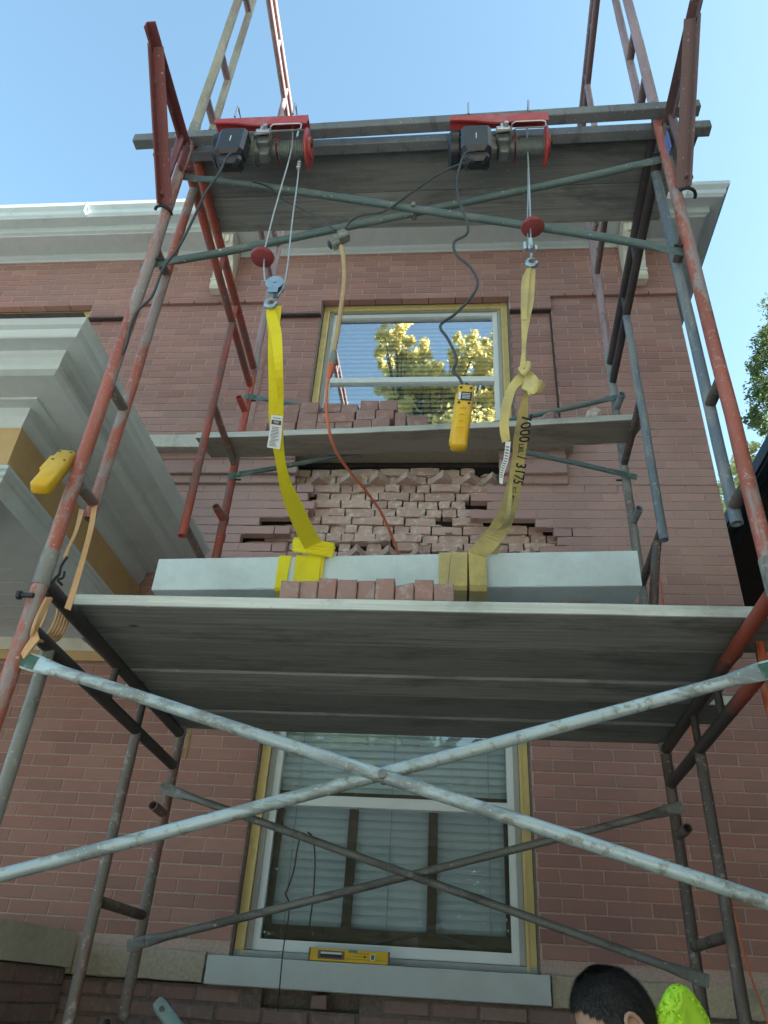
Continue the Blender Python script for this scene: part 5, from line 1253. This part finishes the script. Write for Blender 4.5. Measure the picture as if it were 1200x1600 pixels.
# yellow hand controls
def pendant(top, bot, yv, wpx, label, ridges=True, roll=0.0, flap=False):
    a, b = PY(yv[0],*top), PY(yv[1],*bot); ez = (a-b).normalized(); ex = Vector((math.cos(roll),math.sin(roll),0)); ex = (ex-ez*ex.dot(ez)).normalized(); ey = ez.cross(ex)
    if ey.y < 0: ey = -ey
    Ln = (a-b).length; c = (a+b)/2; hw_ = wpx/2
    t = thing('hand_control', label, 'hoist control', tuple(b), 'yellow hoist hand controls')
    MB().obox(c, ex, ey, ez, hw_, 0.023, Ln/2, 0.008).build('case', M['yellow_plastic'], t, smooth=True, angle=50)
    MB().obox(c-ex*(hw_*0.9)+ey*0.012, ex, ey, ez, hw_*0.35, 0.014, Ln*0.42, 0.006).build('case_back', M['yellow_plastic'], t)
    for s in (-1,1):
        for h in (0.42,0.17): MB().cyl(c+ex*(s*hw_*0.62)+ez*(Ln*h)-ey*0.0225, ey, 0.0048, 0.003, 10).build('screw_hole', M['grip_dark'], t)
    if ridges:
        for k in range(4):
            q = MB(); z_ = 0.07-0.105*k; cc_ = c+ez*(Ln*z_)-ey*0.0215
            n2 = 9; rings = []
            for i in range(n2):
                s = -1+2*i/(n2-1); arch = (1-s*s); w_ = hw_*0.62
                base = cc_+ex*(s*w_)+ez*(0.004*arch)
                rings.append([base-ez*0.005-ey*0.0, base-ey*(0.0065*arch+0.0005), base+ez*0.007-ey*0.002*arch, base+ez*0.008+ey*0.002])
            q.sweep(rings); q.build('grip_ridge', M['yellow_plastic'], t)
        lb = MB().obox(c+ez*(Ln*0.28)-ey*0.0236, ex, ez, ey, hw_*0.86, Ln*0.072, 0.0006).build('label_plate', M['ink'], t)
        q = MB()
        q.obox(c+ez*(Ln*0.28)-ey*0.0246-ex*(hw_*0.66), ex, ez, ey, hw_*0.16, Ln*0.066, 0.0004)
        for k in range(4): q.obox(c+ez*(Ln*(0.32-0.025*k))-ey*0.0246+ex*(hw_*0.15), ex, ez, ey, hw_*0.5, Ln*0.004, 0.0004)
        q.build('label_print', M['tag'], lb)
    q = MB(); q.tube([a-ez*0.004, a+ez*0.016], 0.010, 10, radii=[0.011,0.008]); q.build('cord_gland', M['black_plastic'], t)
    if flap:
        MB().obox(c+ez*(Ln*0.18)-ex*(hw_*1.05), ex, ey, ez, hw_*0.5, 0.012, Ln*0.2, 0.005).build('button_guard', M['yellow_plastic'], t)
    return t
pendant((729,606),(716,702),(-2.27,-2.265),0.052,'yellow hoist hand control with grip ridges dangling before the upper window')
pendant((106,712),(62,764),(-2.19,-2.32),0.060,'yellow hoist hand control tied behind the left front leg', ridges=False, roll=0.2, flap=True)

# tan rubber straps wrapped on the left frame
rb = thing('rubber_strap', 'tan rubber strap stretched and wound round the left frame bars', 'strap', tuple(PX(-2.2,75,1000)))
L, R = rows_to_ribbon([(144,788,152,790,-2.05),(138,825,146,827,-2.09),(125,875,133,877,-2.13),(108,930,117,933,-2.16),(101,950,110,954,-2.17)]); MB().ribbon(L, R, 0.004).build('strap_strand', M['rubber_tan'], rb)
L, R = rows_to_ribbon([(124,795,132,798,-2.06),(116,830,121,832,-2.10),(106,852,110,855,-2.13),(98,872,104,873,-2.15)]); MB().ribbon(L, R, 0.004).build('strap_strand', M['rubber_tan'], rb)
for k, dx in enumerate((0,5,10,15,19)):
    pts = [PX(-2.235,88+dx*0.3,922),PX(-2.238,92+dx*0.9,945),PX(-2.238,84+dx*1.05,975),PX(-2.236,72+dx*1.05,993+dx*0.25),PX(-2.20,58+dx*0.8,1000+dx*0.15),PX(-2.16,50+dx*0.3,996),PX(-2.15,56+dx*.3,970),PX(-2.17,72+dx*.4,935)]
    P0 = smooth_path(pts, 5); MB().tube(P0, 0.0045, 6, radii=[0.0055]*len(P0)).build('strap_coil', M['rubber_tan'], rb, smooth=True)
L, R = rows_to_ribbon([(58,985,62,1000,-2.215),(50,996,55,1008,-2.215),(40,1010,46,1020,-2.215),(34,1022,38,1030,-2.21)]); MB().ribbon(L, R, 0.008).build('strap_knot', M['rubber_tan'], rb)
L, R = rows_to_ribbon([(70,945,76,950,-2.0),(62,965,70,968,-2.0),(56,980,62,985,-2.0)]); MB().ribbon(L, R, 0.004).build('strap_strand', M['rubber_tan'], rb)
sh = MB(); sh.tube(smooth_path([PY(-2.15,105,870),PY(-2.15,96,884),PY(-2.15,92,898),PY(-2.15,85,905),PY(-2.15,84,916)],4), 0.0045, 8)
sh.tube(smooth_path([PY(-2.15,101,893),PY(-2.15,98,903),PY(-2.15,90,906),PY(-2.15,97,914)],4), 0.004, 8)
o = sh.build('s_hook', M['black_iron'], smooth=True, label='black wire hook holding the tan rubber strap', cat='hook'); recenter(o)
bt = MB()
for p in (PX(-2.2,42,930), PX(-2.2,64,927)): bt.lathe(p-Vector((0.03,0,0)), (1,0,0), [(0,0.010),(0.002,0.014),(0.012,0.014),(0.014,0.008),(0.05,0.008)], 8)
o = bt.build('clamp_bolt', M['black_iron'], label='two black bolt heads on the left leg below the coupling', cat='bolt'); recenter(o)
o = MB().obox(PX(-2.21,295,1160), Vector((0,0,1)), Vector((0,1,0)), Vector((1,0,0)), 0.075, 0.010, 0.004).build('yellow_clip', M['yellow_trim'], label='pale yellow strip on the rear left leg under the platform', cat='strip'); recenter(o)

# dry stems hanging before the lower window
cord('dry_stem', [PY(-0.66,470,1303),PY(-0.66,464,1330),PY(-0.6,459,1360),PY(-0.5,449,1390),PY(-0.4,446,1397),PY(-0.35,452,1412),PY(-0.3,450,1440),PY(-0.2,443,1480),PY(-0.12,438,1530),PY(-0.08,434,1582)], 0.003, M['vine'], 'long kinked dry stem hanging past the level and sill', 'stem')
cord('dry_stem', [PY(-0.66,481,1300),PY(-0.64,489,1310),PY(-0.62,492,1340),PY(-0.6,491,1380),PY(-0.6,487,1420),PY(-0.6,483,1449)], 0.0032, M['vine'], 'short dry stem hooked over the rear brace', 'stem')

# spirit level on the sill
lv = thing('spirit_level', 'small yellow spirit level leaning on the lower window sill', 'spirit level', tuple(PY(-0.03,545,1505)))
a = PY(-0.03,483,1500); b = PY(-0.03,607,1508); top_a = PY(-0.03,484,1480)
dx = (b-a).normalized(); hz = 0.026; c = (a+b)/2+Vector((0,0,0.027))
ez = Vector((0,0.12,1)).normalized(); ez = (ez-dx*ez.dot(dx)).normalized(); ey = ez.cross(dx)
if ey.y < 0: ey = -ey
Ln = (b-a).length/2; c.z = 1.842+hz+0.002
MB().obox(c, dx, ey, ez, Ln, 0.009, hz, 0.002).build('body', M['yellow_plastic'], lv)
q = MB(); hc = c-dx*Ln*0.45
q.obox(hc, dx, ey, ez, Ln*0.36, 0.0102, hz*0.86, 0.006); ro = q.build('grip_surround', M['maroon_dusty'], lv)
q = MB(); q.obox(hc-ez*0.004, dx, ey, ez, Ln*0.29, 0.0106, hz*0.42, 0.004); q.build('grip_hole', M['ink'], ro)
q = MB(); q.obox(hc+ez*0.007, dx, ey, ez, Ln*0.27, 0.0112, hz*0.2, 0.002); q.build('grip_pad', M['tag'], ro)
q = MB()
for s in (-1,1): q.obox(c+dx*(Ln*s), dx, ey, ez, 0.004, 0.0105, hz+0.001, 0.001)
q.build('end_cap', M['maroon_dusty'], lv)
q = MB(); q.obox(c+dx*Ln*0.60, dx, ey, ez, 0.011, 0.0100, 0.013, 0.001); vf = q.build('vial_frame', M['tag'], lv)
q = MB(); q.obox(c+dx*Ln*0.60, dx, ey, ez, 0.0075, 0.0105, 0.010, 0.001); q.build('vial', M['green_end'], vf)
q = MB(); q.cyl(c+dx*Ln*0.40, ey, 0.005, 0.0205, 12); q.build('hang_hole', M['ink'], lv)
q = MB(); q.obox(c+dx*Ln*0.10+ez*(hz*0.78), dx, ey, ez, 0.022, 0.0095, 0.006, 0.001); q.build('top_vial', M['splitter'], lv)
q = MB()
for k in range(3): q.obox(c+dx*Ln*0.3-ez*(0.012-0.012*k)-ey*0.0093, dx, ez, ey, Ln*0.62 if k == 0 else Ln*0.2, 0.0006, 0.0003)
q.build('printed_line', M['ink'], lv)

# painted flat brace end poking up at the bottom
bt_ = thing('brace_end', 'pale green flattened tube end with a hole poking up at the bottom', 'tube', tuple(PY(-2.2,300,1640)))
a, b = PY(-2.2,246,1566), PY(-2.2,272,1602); d = (b-a).normalized(); w = d.cross(Vector((0,1,0))).normalized()
q = MB(); rings = []
for s, rx, ry in ((-0.004,0.010,0.004),(0.004,0.015,0.004),(0.05,0.016,0.005),(0.075,0.017,0.012),(0.12,0.0165,0.0165),(0.9,0.0165,0.0165)):
    rings.append([a+d*s+w*rx*math.cos(2*PI*j/12)+Vector((0,1,0))*ry*math.sin(2*PI*j/12) for j in range(12)])
q.sweep(rings); q.build('tube_end', M['green_galv'], bt_, smooth=True)
MB().cyl(a+d*0.018, (0,1,0), 0.006, 0.012, 12).build('bolt_hole', M['ink'], bt_)

# ================================================================== PERSON
def skin_obj(name, pts, edges, radii, mat, parent=None, root=0, sub=2, label=None, cat=None):
    me = bpy.data.meshes.new(name); me.from_pydata([tuple(p) for p in pts], edges, []); o = bpy.data.objects.new(name, me); COL.objects.link(o)
    md = o.modifiers.new('skin', 'SKIN'); md.use_smooth_shade = True
    for i, sv in enumerate(me.skin_vertices[0].data):
        r_ = radii[i]; sv.radius = (r_ if isinstance(r_, tuple) else (r_, r_)); sv.use_root = (i == root)
    s = o.modifiers.new('sub', 'SUBSURF'); s.levels = sub; s.render_levels = sub
    dg = bpy.context.evaluated_depsgraph_get(); me2 = bpy.data.meshes.new_from_object(o.evaluated_get(dg)); bpy.data.objects.remove(o)
    me2.materials.clear(); me2.materials.append(mat)
    o2 = bpy.data.objects.new(name, me2); COL.objects.link(o2); o2.parent = parent
    tag(o2, label, cat); return o2
PYV = -1.95
hc = PY(PYV, 960, 1590)                     # centre of the cranium
person = thing('person', 'dark haired person in a neon yellow green hooded top seen from behind', 'person', (hc.x+0.10, hc.y+0.05, 0))
O = Vector(person.location)
H = hc - O                                   # local head centre
# head facing left and slightly away, built from a shaped sphere
yawf = math.radians(188)                     # facing direction (towards -X, a little towards the viewer)
fdir = Vector((math.cos(yawf), math.sin(yawf), -0.62)).normalized(); side_ = Vector((0,0,1)).cross(fdir).normalized(); upv = fdir.cross(side_)
def head_pt(f, s, u): return H + fdir*f + side_*s + upv*u
def head_mesh(scale=1.0, hair=False):
    vs_ = []; fs = []; nu, nv = 40, 28
    for i in range(nv+1):
        ph = PI*i/nv
        for j in range(nu):
            th = 2*PI*j/nu; x, y, z = math.sin(ph)*math.cos(th), math.sin(ph)*math.sin(th), math.cos(ph)
            f, s, u = x*0.091, y*0.071, z*0.099
            if z < 0:
                k = -z; f += 0.012*k*(x > 0); s *= 1-0.28*k
                u *= 1.12
                if x > 0.2 and z < -0.3: f += 0.010*math.exp(-((z+0.85)**2)/0.03)*max(0,1-abs(y)*2)
            if x > 0.6:
                g = lambda zc, w_: math.exp(-((z-zc)/w_)**2)
                f += 0.020*g(-0.18,0.14)*math.exp(-(y/0.16)**2)                 # nose
                f += 0.006*g(0.16,0.07)*math.exp(-(abs(y)/0.5)**2)              # brow
                f -= 0.009*g(0.02,0.08)*math.exp(-((abs(y)-0.38)/0.17)**2)      # eye sockets
                f += 0.006*g(-0.47,0.05)*math.exp(-(y/0.26)**2)                 # lips
                f -= 0.004*g(-0.40,0.03)*math.exp(-(y/0.26)**2)
            if hair:
                nzv = mnoise.noise(Vector((x*4, y*4, z*4)))*0.004
                f *= 1.075; s *= 1.085; u *= 1.075
                f += x*nzv; s += y*nzv; u += z*nzv + max(0,z)*0.004
            vs_.append(head_pt(f*scale, s*scale, u*scale))
    for i in range(nv):
        for j in range(nu):
            fs.append((i*nu+j, i*nu+(j+1)%nu, (i+1)*nu+(j+1)%nu, (i+1)*nu+j))
    if hair:
        keep = []
        for i in range(nv):
            for j in range(nu):
                ph = PI*(i+.5)/nv; th = 2*PI*(j+.5)/nu; x, y, z = math.sin(ph)*math.cos(th), math.sin(ph)*math.sin(th), math.cos(ph)
                line = 0.50 if x > 0.72 else (0.50-(0.72-x)*1.5 if x > 0.1 else -0.43-(0.1-x)*0.35)
                if abs(y) > 0.6 and -0.02 < x < 0.42: line = min(line, -0.28)
                if z > line: keep.append(fs[i*nu+j])
        fs = keep
    return vs_, fs
def local_build(name, v, f, mat, parent, smooth=True, label=None):
    me = bpy.data.meshes.new(name); me.from_pydata([tuple(p) for p in v], [], f); me.materials.append(mat)
    if smooth: me.shade_smooth()
    o = bpy.data.objects.new(name, me); COL.objects.link(o); o.parent = parent
    if label: o['label'] = label
    return o
# body (skin) as one continuous skinned figure, clothing over it
sh_z = H.z-0.27; px_, py_ = 0.06*0, 0.0
neck = H - upv*0.10 - fdir*0.03; nk2 = Vector((0.02, 0.01, H.z-0.20)); chest = Vector((0.03,0.02,H.z-0.38)); waist = Vector((0.03,0.02,H.z-0.66)); pel = Vector((0.03,0.02,H.z-0.82))
ax_ = Vector((side_.x, side_.y, 0)).normalized()
shL, shR = nk2+ax_*0.19+Vector((0,0,-0.08)), nk2-ax_*0.19+Vector((0,0,-0.08))
fd2 = Vector((fdir.x, fdir.y, 0)).normalized()
elL, elR = shL+ax_*0.05+Vector((0,0,-0.28))+fd2*0.04, shR-ax_*0.05+Vector((0,0,-0.28))+fd2*0.04
wrL, wrR = elL+fd2*0.20+Vector((0,0,-0.16)), elR+fd2*0.20+Vector((0,0,-0.16))
hipL, hipR = pel+ax_*0.09, pel-ax_*0.09
kL, kR = hipL+Vector((0,0,-0.44))+fd2*0.02, hipR+Vector((0,0,-0.44))+fd2*0.02
fL, fR = Vector((kL.x,kL.y,0.09)), Vector((kR.x,kR.y,0.09)); tL, tR = fL+fd2*0.16-Vector((0,0,0.045)), fR+fd2*0.16-Vector((0,0,0.045))
pts = [pel, waist, chest, nk2, neck, shL, elL, wrL, shR, elR, wrR, hipL, kL, fL, hipR, kR, fR, H]
edg = [(0,1),(1,2),(2,3),(3,4),(2,5),(5,6),(6,7),(2,8),(8,9),(9,10),(0,11),(11,12),(12,13),(0,14),(14,15),(15,16),(4,17)]
rad = [0.13,0.115,0.13,0.065,0.055,0.06,0.042,0.028,0.06,0.042,0.028,0.085,0.058,0.038,0.085,0.058,0.038,0.055]
body = skin_obj('body', pts, edg, rad, M['skin'], person)
v, f = head_mesh(); hd = local_build('head', v, f, M['skin'], body)
v, f = head_mesh(1.0, True); rs_ = random.Random(4)
base_f = list(f)
for k in range(30000):
    q4 = rs_.choice(base_f); u_, t_ = rs_.random(), rs_.random(); p = (v[q4[0]]*(1-u_)+v[q4[1]]*u_)*(1-t_)+(v[q4[3]]*(1-u_)+v[q4[2]]*u_)*t_
    n_ = (v[q4[1]]-v[q4[0]]).cross(v[q4[3]]-v[q4[0]]); 
    if n_.length < 1e-9: continue
    n_.normalize(); 
    if n_.dot(p-H) < 0: n_ = -n_
    crown = head_pt(-0.03, 0, 0.11); dd = (p-crown); dd = (dd-n_*dd.dot(n_)); dd = dd.normalized() if dd.length > 1e-6 else fdir
    dd = (dd*0.85+n_*(0.35+0.3*rs_.random())+Vector((rs_.gauss(0,.2),rs_.gauss(0,.2),rs_.gauss(0,.2)))).normalized(); sd2 = dd.cross(n_).normalized()*0.0005; L_ = 0.006+0.007*rs_.random()
    b0 = len(v); v += [p-sd2-n_*0.001, p+sd2-n_*0.001, p+dd*L_]; f.append((b0,b0+1,b0+2))
hr = local_build('hair', v, f, M['hair'], person)
# ear pieces
for s in (-1, 1):
    q = MB(); c = O + head_pt(-0.008, s*0.080, -0.026); up_ = upv; fw = fdir
    q.tube([c+up_*(0.030*math.sin(a_))-fw*(0.017*math.cos(a_))+side_*(s*0.006) for a_ in [2*PI*k/14 for k in range(15)]], 0.0055, 8)
    q.lathe(c-side_*(s*0.004), side_*s, [(0,0.024),(0.006,0.022),(0.008,0.012),(0.006,0.004)], 14)
    o = q.build('ear', M['skin'], body, smooth=True)
for s in (-1, 1):
    q = MB(); q.lathe(O+head_pt(0.082, s*0.030, 0.004), fdir, [(0,0.004),(0.001,0.008),(0.003,0.007),(0.004,0.003)], 12); q.build('eye', M['hair'], hd, smooth=True)
# hands with five fingers each
for wr, s in ((wrL, 1), (wrR, -1)):
    d = (fd2*0.8+Vector((0,0,-0.6))).normalized(); sd_ = ax_*s; palm = wr+d*0.07; hp = [wr, wr+d*0.03, palm, ]; he = [(0,1),(1,2)]; hr_ = [0.026,0.03,0.034]
    for k, (off, ln) in enumerate(((-0.028,0.070),(-0.010,0.080),(0.009,0.075),(0.027,0.060))):
        b0 = palm+sd_*off*-1+d*0.02; b1 = b0+d*ln*0.5; b2 = b1+(d+Vector((0,0,-0.5))).normalized()*ln*0.5; i0 = len(hp); hp += [b0,b1,b2]; he += [(2,i0),(i0,i0+1),(i0+1,i0+2)]; hr_ += [0.0095,0.009,0.0075]
    b0 = wr+d*0.03-sd_*0.03; b1 = b0-sd_*0.022+d*0.025; b2 = b1+d*0.03; i0 = len(hp); hp += [b0,b1,b2]; he += [(1,i0),(i0,i0+1),(i0+1,i0+2)]; hr_ += [0.012,0.011,0.009]
    skin_obj('hand', hp, he, hr_, M['skin'], body, sub=1)
cl_pts = [pel+Vector((0,0,-0.02)), waist, chest, nk2+Vector((0,0,-0.03)), shL, elL, wrL-fd2*0.02, shR, elR, wrR-fd2*0.02]
skin_obj('hooded_top', cl_pts, [(0,1),(1,2),(2,3),(2,4),(4,5),(5,6),(2,7),(7,8),(8,9)], [0.15,0.14,0.155,0.085,0.078,0.06,0.043,0.078,0.06,0.043], M['hivis'], person)
skin_obj('trousers', [pel, hipL, kL, fL+Vector((0,0,0.03)), hipR, kR, fR+Vector((0,0,0.03))], [(0,1),(1,2),(2,3),(0,4),(4,5),(5,6)], [0.145,0.10,0.075,0.065,0.10,0.075,0.065], M['denim'], person)
for a_, b_ in ((fL,tL),(fR,tR)): skin_obj('boot', [a_+Vector((0,0,0.06)), Vector((a_.x,a_.y,0.05)), Vector((b_.x,b_.y,0.04))], [(0,1),(1,2)], [0.058,0.05,0.042], M['leather'], person)
# the hood standing up in a peak behind the head
hp = [PY(PYV+0.02,1012,1616),PY(PYV+0.0,1028,1570),PY(PYV+0.02,1058,1533),PY(PYV+0.06,1082,1560),PY(PYV+0.08,1110,1604),PY(PYV+0.08,1112,1640),PY(PYV+0.02,1018,1645)]
q = MB(); n_ = len(hp); cen = sum(hp, Vector((0,0,0)))/n_
fr_ = [p_+Vector((0,-0.022,0)) for p_ in hp]; mid_ = [p_+(p_-cen)*0.03 for p_ in hp]; bk_ = [p_+Vector((0,0.04,0))-(p_-cen)*0.10 for p_ in hp]
inn = [cen+(p_-cen)*0.55+Vector((0,-0.050,0)) for p_ in hp]; inb = [cen+(p_-cen)*0.5+Vector((0,0.07,0)) for p_ in hp]
q.sweep([inn, fr_, mid_, bk_, inb])
o = q.build('hood', M['hivis'], person, smooth=True, angle=70)
sm = o.modifiers.new('s', 'SUBSURF'); sm.levels = 4; sm.render_levels = 4
me_h = bpy.data.meshes.new_from_object(o.evaluated_get(bpy.context.evaluated_depsgraph_get())); o.modifiers.clear(); o.data = me_h
for vt in me_h.vertices:       # creases in the cloth
    c_ = vt.co; w1 = mnoise.noise(Vector((c_.x*11+c_.z*6, c_.y*8, c_.z*3-c_.x*5))); w2 = mnoise.noise(Vector((c_.x*55, c_.y*40, c_.z*30)))
    vt.co = c_ + vt.normal*(0.016*(1-abs(w1)*2.0) - 0.006)

# ================================================================== NEIGHBOUR HOUSE (right) and TREES
nb = thing('neighbour_house', 'dark navy eave and brown soffit of the next house at right', 'house', (4.0, 4.0, 0))
NX = 1.95
e1, e2 = PX(NX,1200,690), PX(NX,1140,832)
ze = (e1.z+e2.z)/2
q = MB(); q.box(NX,NX+0.02,-7,14,ze-0.30,ze-0.02); q.box(NX-0.10,NX-0.001,-7,14,ze-0.13,ze); q.box(NX-0.085,NX-0.001,-7,14,ze-0.17,ze-0.135)
q.build('gutter', M['navy'], nb)
for k in range(42): MB().box(NX+0.021+0.0,NX+0.75,-7+k*0.5+0.004,-6.5+k*0.5-0.004,ze-0.30,ze-0.28).build('soffit_board', M['dark_soffit'], nb)
MB().box(NX+0.75,8,-6.6,13.5,0,ze-0.27).build('wall', M['dark_soffit'], nb)
MB().add([(NX-0.05,-7,ze),(NX-0.05,14,ze),(4.8,14,ze+4.6),(4.8,-7,ze+4.6),(8.6,14,ze),(8.6,-7,ze)],[(0,1,2,3),(3,2,4,5),(0,3,5),(1,4,2)]).build('roof', M['roof'], nb)  # ridge raised and house run forward out of view to keep sun off the facade

def tree(name, base, h, crown_blobs, leaf, n_leaf, lsize, label, seed, trunk_r=0.18, cat='tree'):
    random.seed(seed); t = thing(name, label, cat, base); B = Vector(base)
    tk = MB(); top = B+Vector((0,0,h*0.75))
    tk.tube([B, B+Vector((0.05,0.02,h*0.2)), B+Vector((-0.04,0.05,h*0.45)), top], 0.1, 10, radii=[trunk_r*1.25,trunk_r,trunk_r*0.8,trunk_r*0.3])
    for c, r_ in crown_blobs:
        c = Vector(c); s0 = B+Vector((0,0,min(h*0.7, max(0.8,(c.z-B.z)*0.6)))); mid = s0.lerp(c,0.5)+Vector((uni(-.2,.2),uni(-.2,.2),0.15))
        tk.tube([s0, mid, c], 0.05, 7, radii=[trunk_r*0.45,trunk_r*0.28,trunk_r*0.08])
        for k in range(5):
            e_ = c+Vector((uni(-1,1)*r_[0],uni(-1,1)*r_[1],uni(-.6,1)*r_[2]))*0.8; tk.tube([mid, mid.lerp(e_,.5)+Vector((0,0,.1)), e_], 0.02, 5, radii=[trunk_r*0.14,trunk_r*0.09,0.004])
    tk.build('trunk', M['bark'], t, smooth=True)
    cr = MB(); tot = sum((r_[0]*r_[1]*r_[2])**0.6 for _, r_ in crown_blobs)
    for c, r_ in crown_blobs:
        c = Vector(c); cnt_ = int(n_leaf*(r_[0]*r_[1]*r_[2])**0.6/tot)
        clumps = [(Vector((random.gauss(0,.55),random.gauss(0,.55),random.gauss(0,.55)))) for _ in range(max(6, cnt_//60))]
        for k in range(cnt_):
            cl_ = random.choice(clumps); p_ = cl_+Vector((random.gauss(0,.13),random.gauss(0,.13),random.gauss(0,.10)))
            if p_.length > 1.25: p_ = p_.normalized()*uni(0.8,1.15)
            P_ = c+Vector((p_.x*r_[0],p_.y*r_[1],p_.z*r_[2]))
            a_ = Vector((random.gauss(0,1),random.gauss(0,1),random.gauss(0,.6))).normalized(); b_ = a_.cross(Vector((random.gauss(0,1),random.gauss(0,1),random.gauss(0,1)))).normalized()
            s = lsize*uni(0.6,1.3); cr.tint = min(0.999, max(0, random.gauss(0.5,.25)))
            cr.add([P_-a_*s, P_+b_*s*0.42, P_+a_*s, P_-b_*s*0.42], [(0,1,2,3)])
    cr.build('crown', leaf, t)
    return t
# seen at the right edge
c1 = PY(9, 1200, 560); c2 = PY(9,1196,630); c3 = PY(9,1230,505); c4 = PY(9,1226,445); c5 = PY(9,1245,610)
tree('leafy_tree', (c5.x+1.0, 9, 0), c4.z, [(c1,(0.42,0.8,0.7)),(c2,(0.35,0.7,0.5)),(c3,(0.6,1.0,0.8)),(c4+Vector((0.15,0,0)),(0.35,0.8,0.6)),(c5,(0.8,1.2,1.3))], M['leaf_green'], 16000, 0.05, 'green tree standing behind the neighbour roof at the right edge', 5)
c1 = PY(7, 1150, 760); c2 = PY(7, 1165, 735); c3 = PY(7,1140,812)
tree('leafy_tree', (c1.x+0.6, 7, 0), c1.z, [(c1,(0.34,0.6,0.35)),(c2,(0.35,0.6,0.3)),(c3,(0.28,0.5,0.4)),(c1+Vector((0.6,0,-0.6)),(0.9,0.9,0.8))], M['leaf_yellow'], 9000, 0.05, 'low yellowing bush tree peeking beside the house corner', 6)
# behind the viewer, seen only as reflections in the panes
def rtree(px, Y, tops, seed, lab, leaf=M['leaf_yellow'], n_leaf=26000, size=0.085):
    blobs = []
    for (bx, bz, rx, rz) in tops: blobs.append(((bx, Y+uni(-.8,.8), bz), (rx, rx, rz)))
    return tree('autumn_tree', (px, Y, 0), max(b[0][2] for b in blobs), blobs, leaf, n_leaf, size, lab, seed, 0.25)
rtree(-1.9, -12.5, [(-3.1,19.2,0.38,0.9),(-2.75,18.4,0.5,0.8),(-2.1,17.8,0.45,0.7),(-2.5,17.0,0.7,0.8),(-1.5,17.3,0.5,0.6),(-1.2,17.0,0.6,0.6),(-1.7,16.5,0.7,0.6),(0.3,17.3,0.6,0.7),(-2.3,18.0,0.4,0.7),(-0.75,19.0,0.35,0.8),(-0.5,18.1,0.55,0.7),(0.15,18.5,0.4,0.8),(-0.2,17.1,0.8,0.8),(0.75,17.7,0.45,0.8),(-3.7,15.9,0.45,0.5),(-1.1,16.1,1.0,0.7),(0.6,16.1,0.9,0.8),(-2.4,15.5,0.9,0.8),(-1.0,14.2,1.9,1.1),(0.8,14.0,1.3,1.1),(-2.9,13.2,1.5,1.1),(-0.6,12.0,2.2,1.2),(1.4,11.4,1.5,1.3),(-0.8,9.6,2.4,1.4),(2.0,9.6,1.5,1.5),(-3.0,9.6,1.8,1.3)], 21, 'tall yellow autumn tree across the street behind the viewer', n_leaf=110000, size=0.085)
rtree(-6.5, -15, [(-6.8,9.5,2.2,2.2),(-5.6,7.4,2.4,2.0),(-7.8,6.9,2.2,1.9)], 22, 'broad green tree to the left behind the viewer', M['leaf_green'], 22000, 0.10)
rtree(4.8, -14, [(4.6,10.5,2.2,2.4),(3.6,7.6,2.0,1.9),(6.0,7.4,2.3,2.1)], 23, 'broad green tree to the right behind the viewer', M['leaf_green'], 22000, 0.10)
rtree(-2.2, -18, [(-2.6,6.4,2.4,1.9),(-0.4,5.6,2.4,1.7),(1.6,6.2,2.2,1.8),(-4.2,4.8,2.0,1.6)], 24, 'dark green tree low across the street behind the viewer', M['leaf_green'], 40000, 0.13)
rtree(2.6, -19, [(2.4,7.5,2.6,2.3),(5.2,6.0,2.4,1.9),(-5.8,7.8,2.6,2.3),(-8.4,6.0,2.4,2.0),(8.0,6.5,2.6,2.4),(-1.8,3.0,3.0,1.6),(2.6,3.0,3.0,1.6),(-5.6,3.0,3.0,1.7),(6.6,3.0,3.0,1.7)], 25, 'wide green tree mass far across the street behind the viewer', M['leaf_green'], 60000, 0.15)
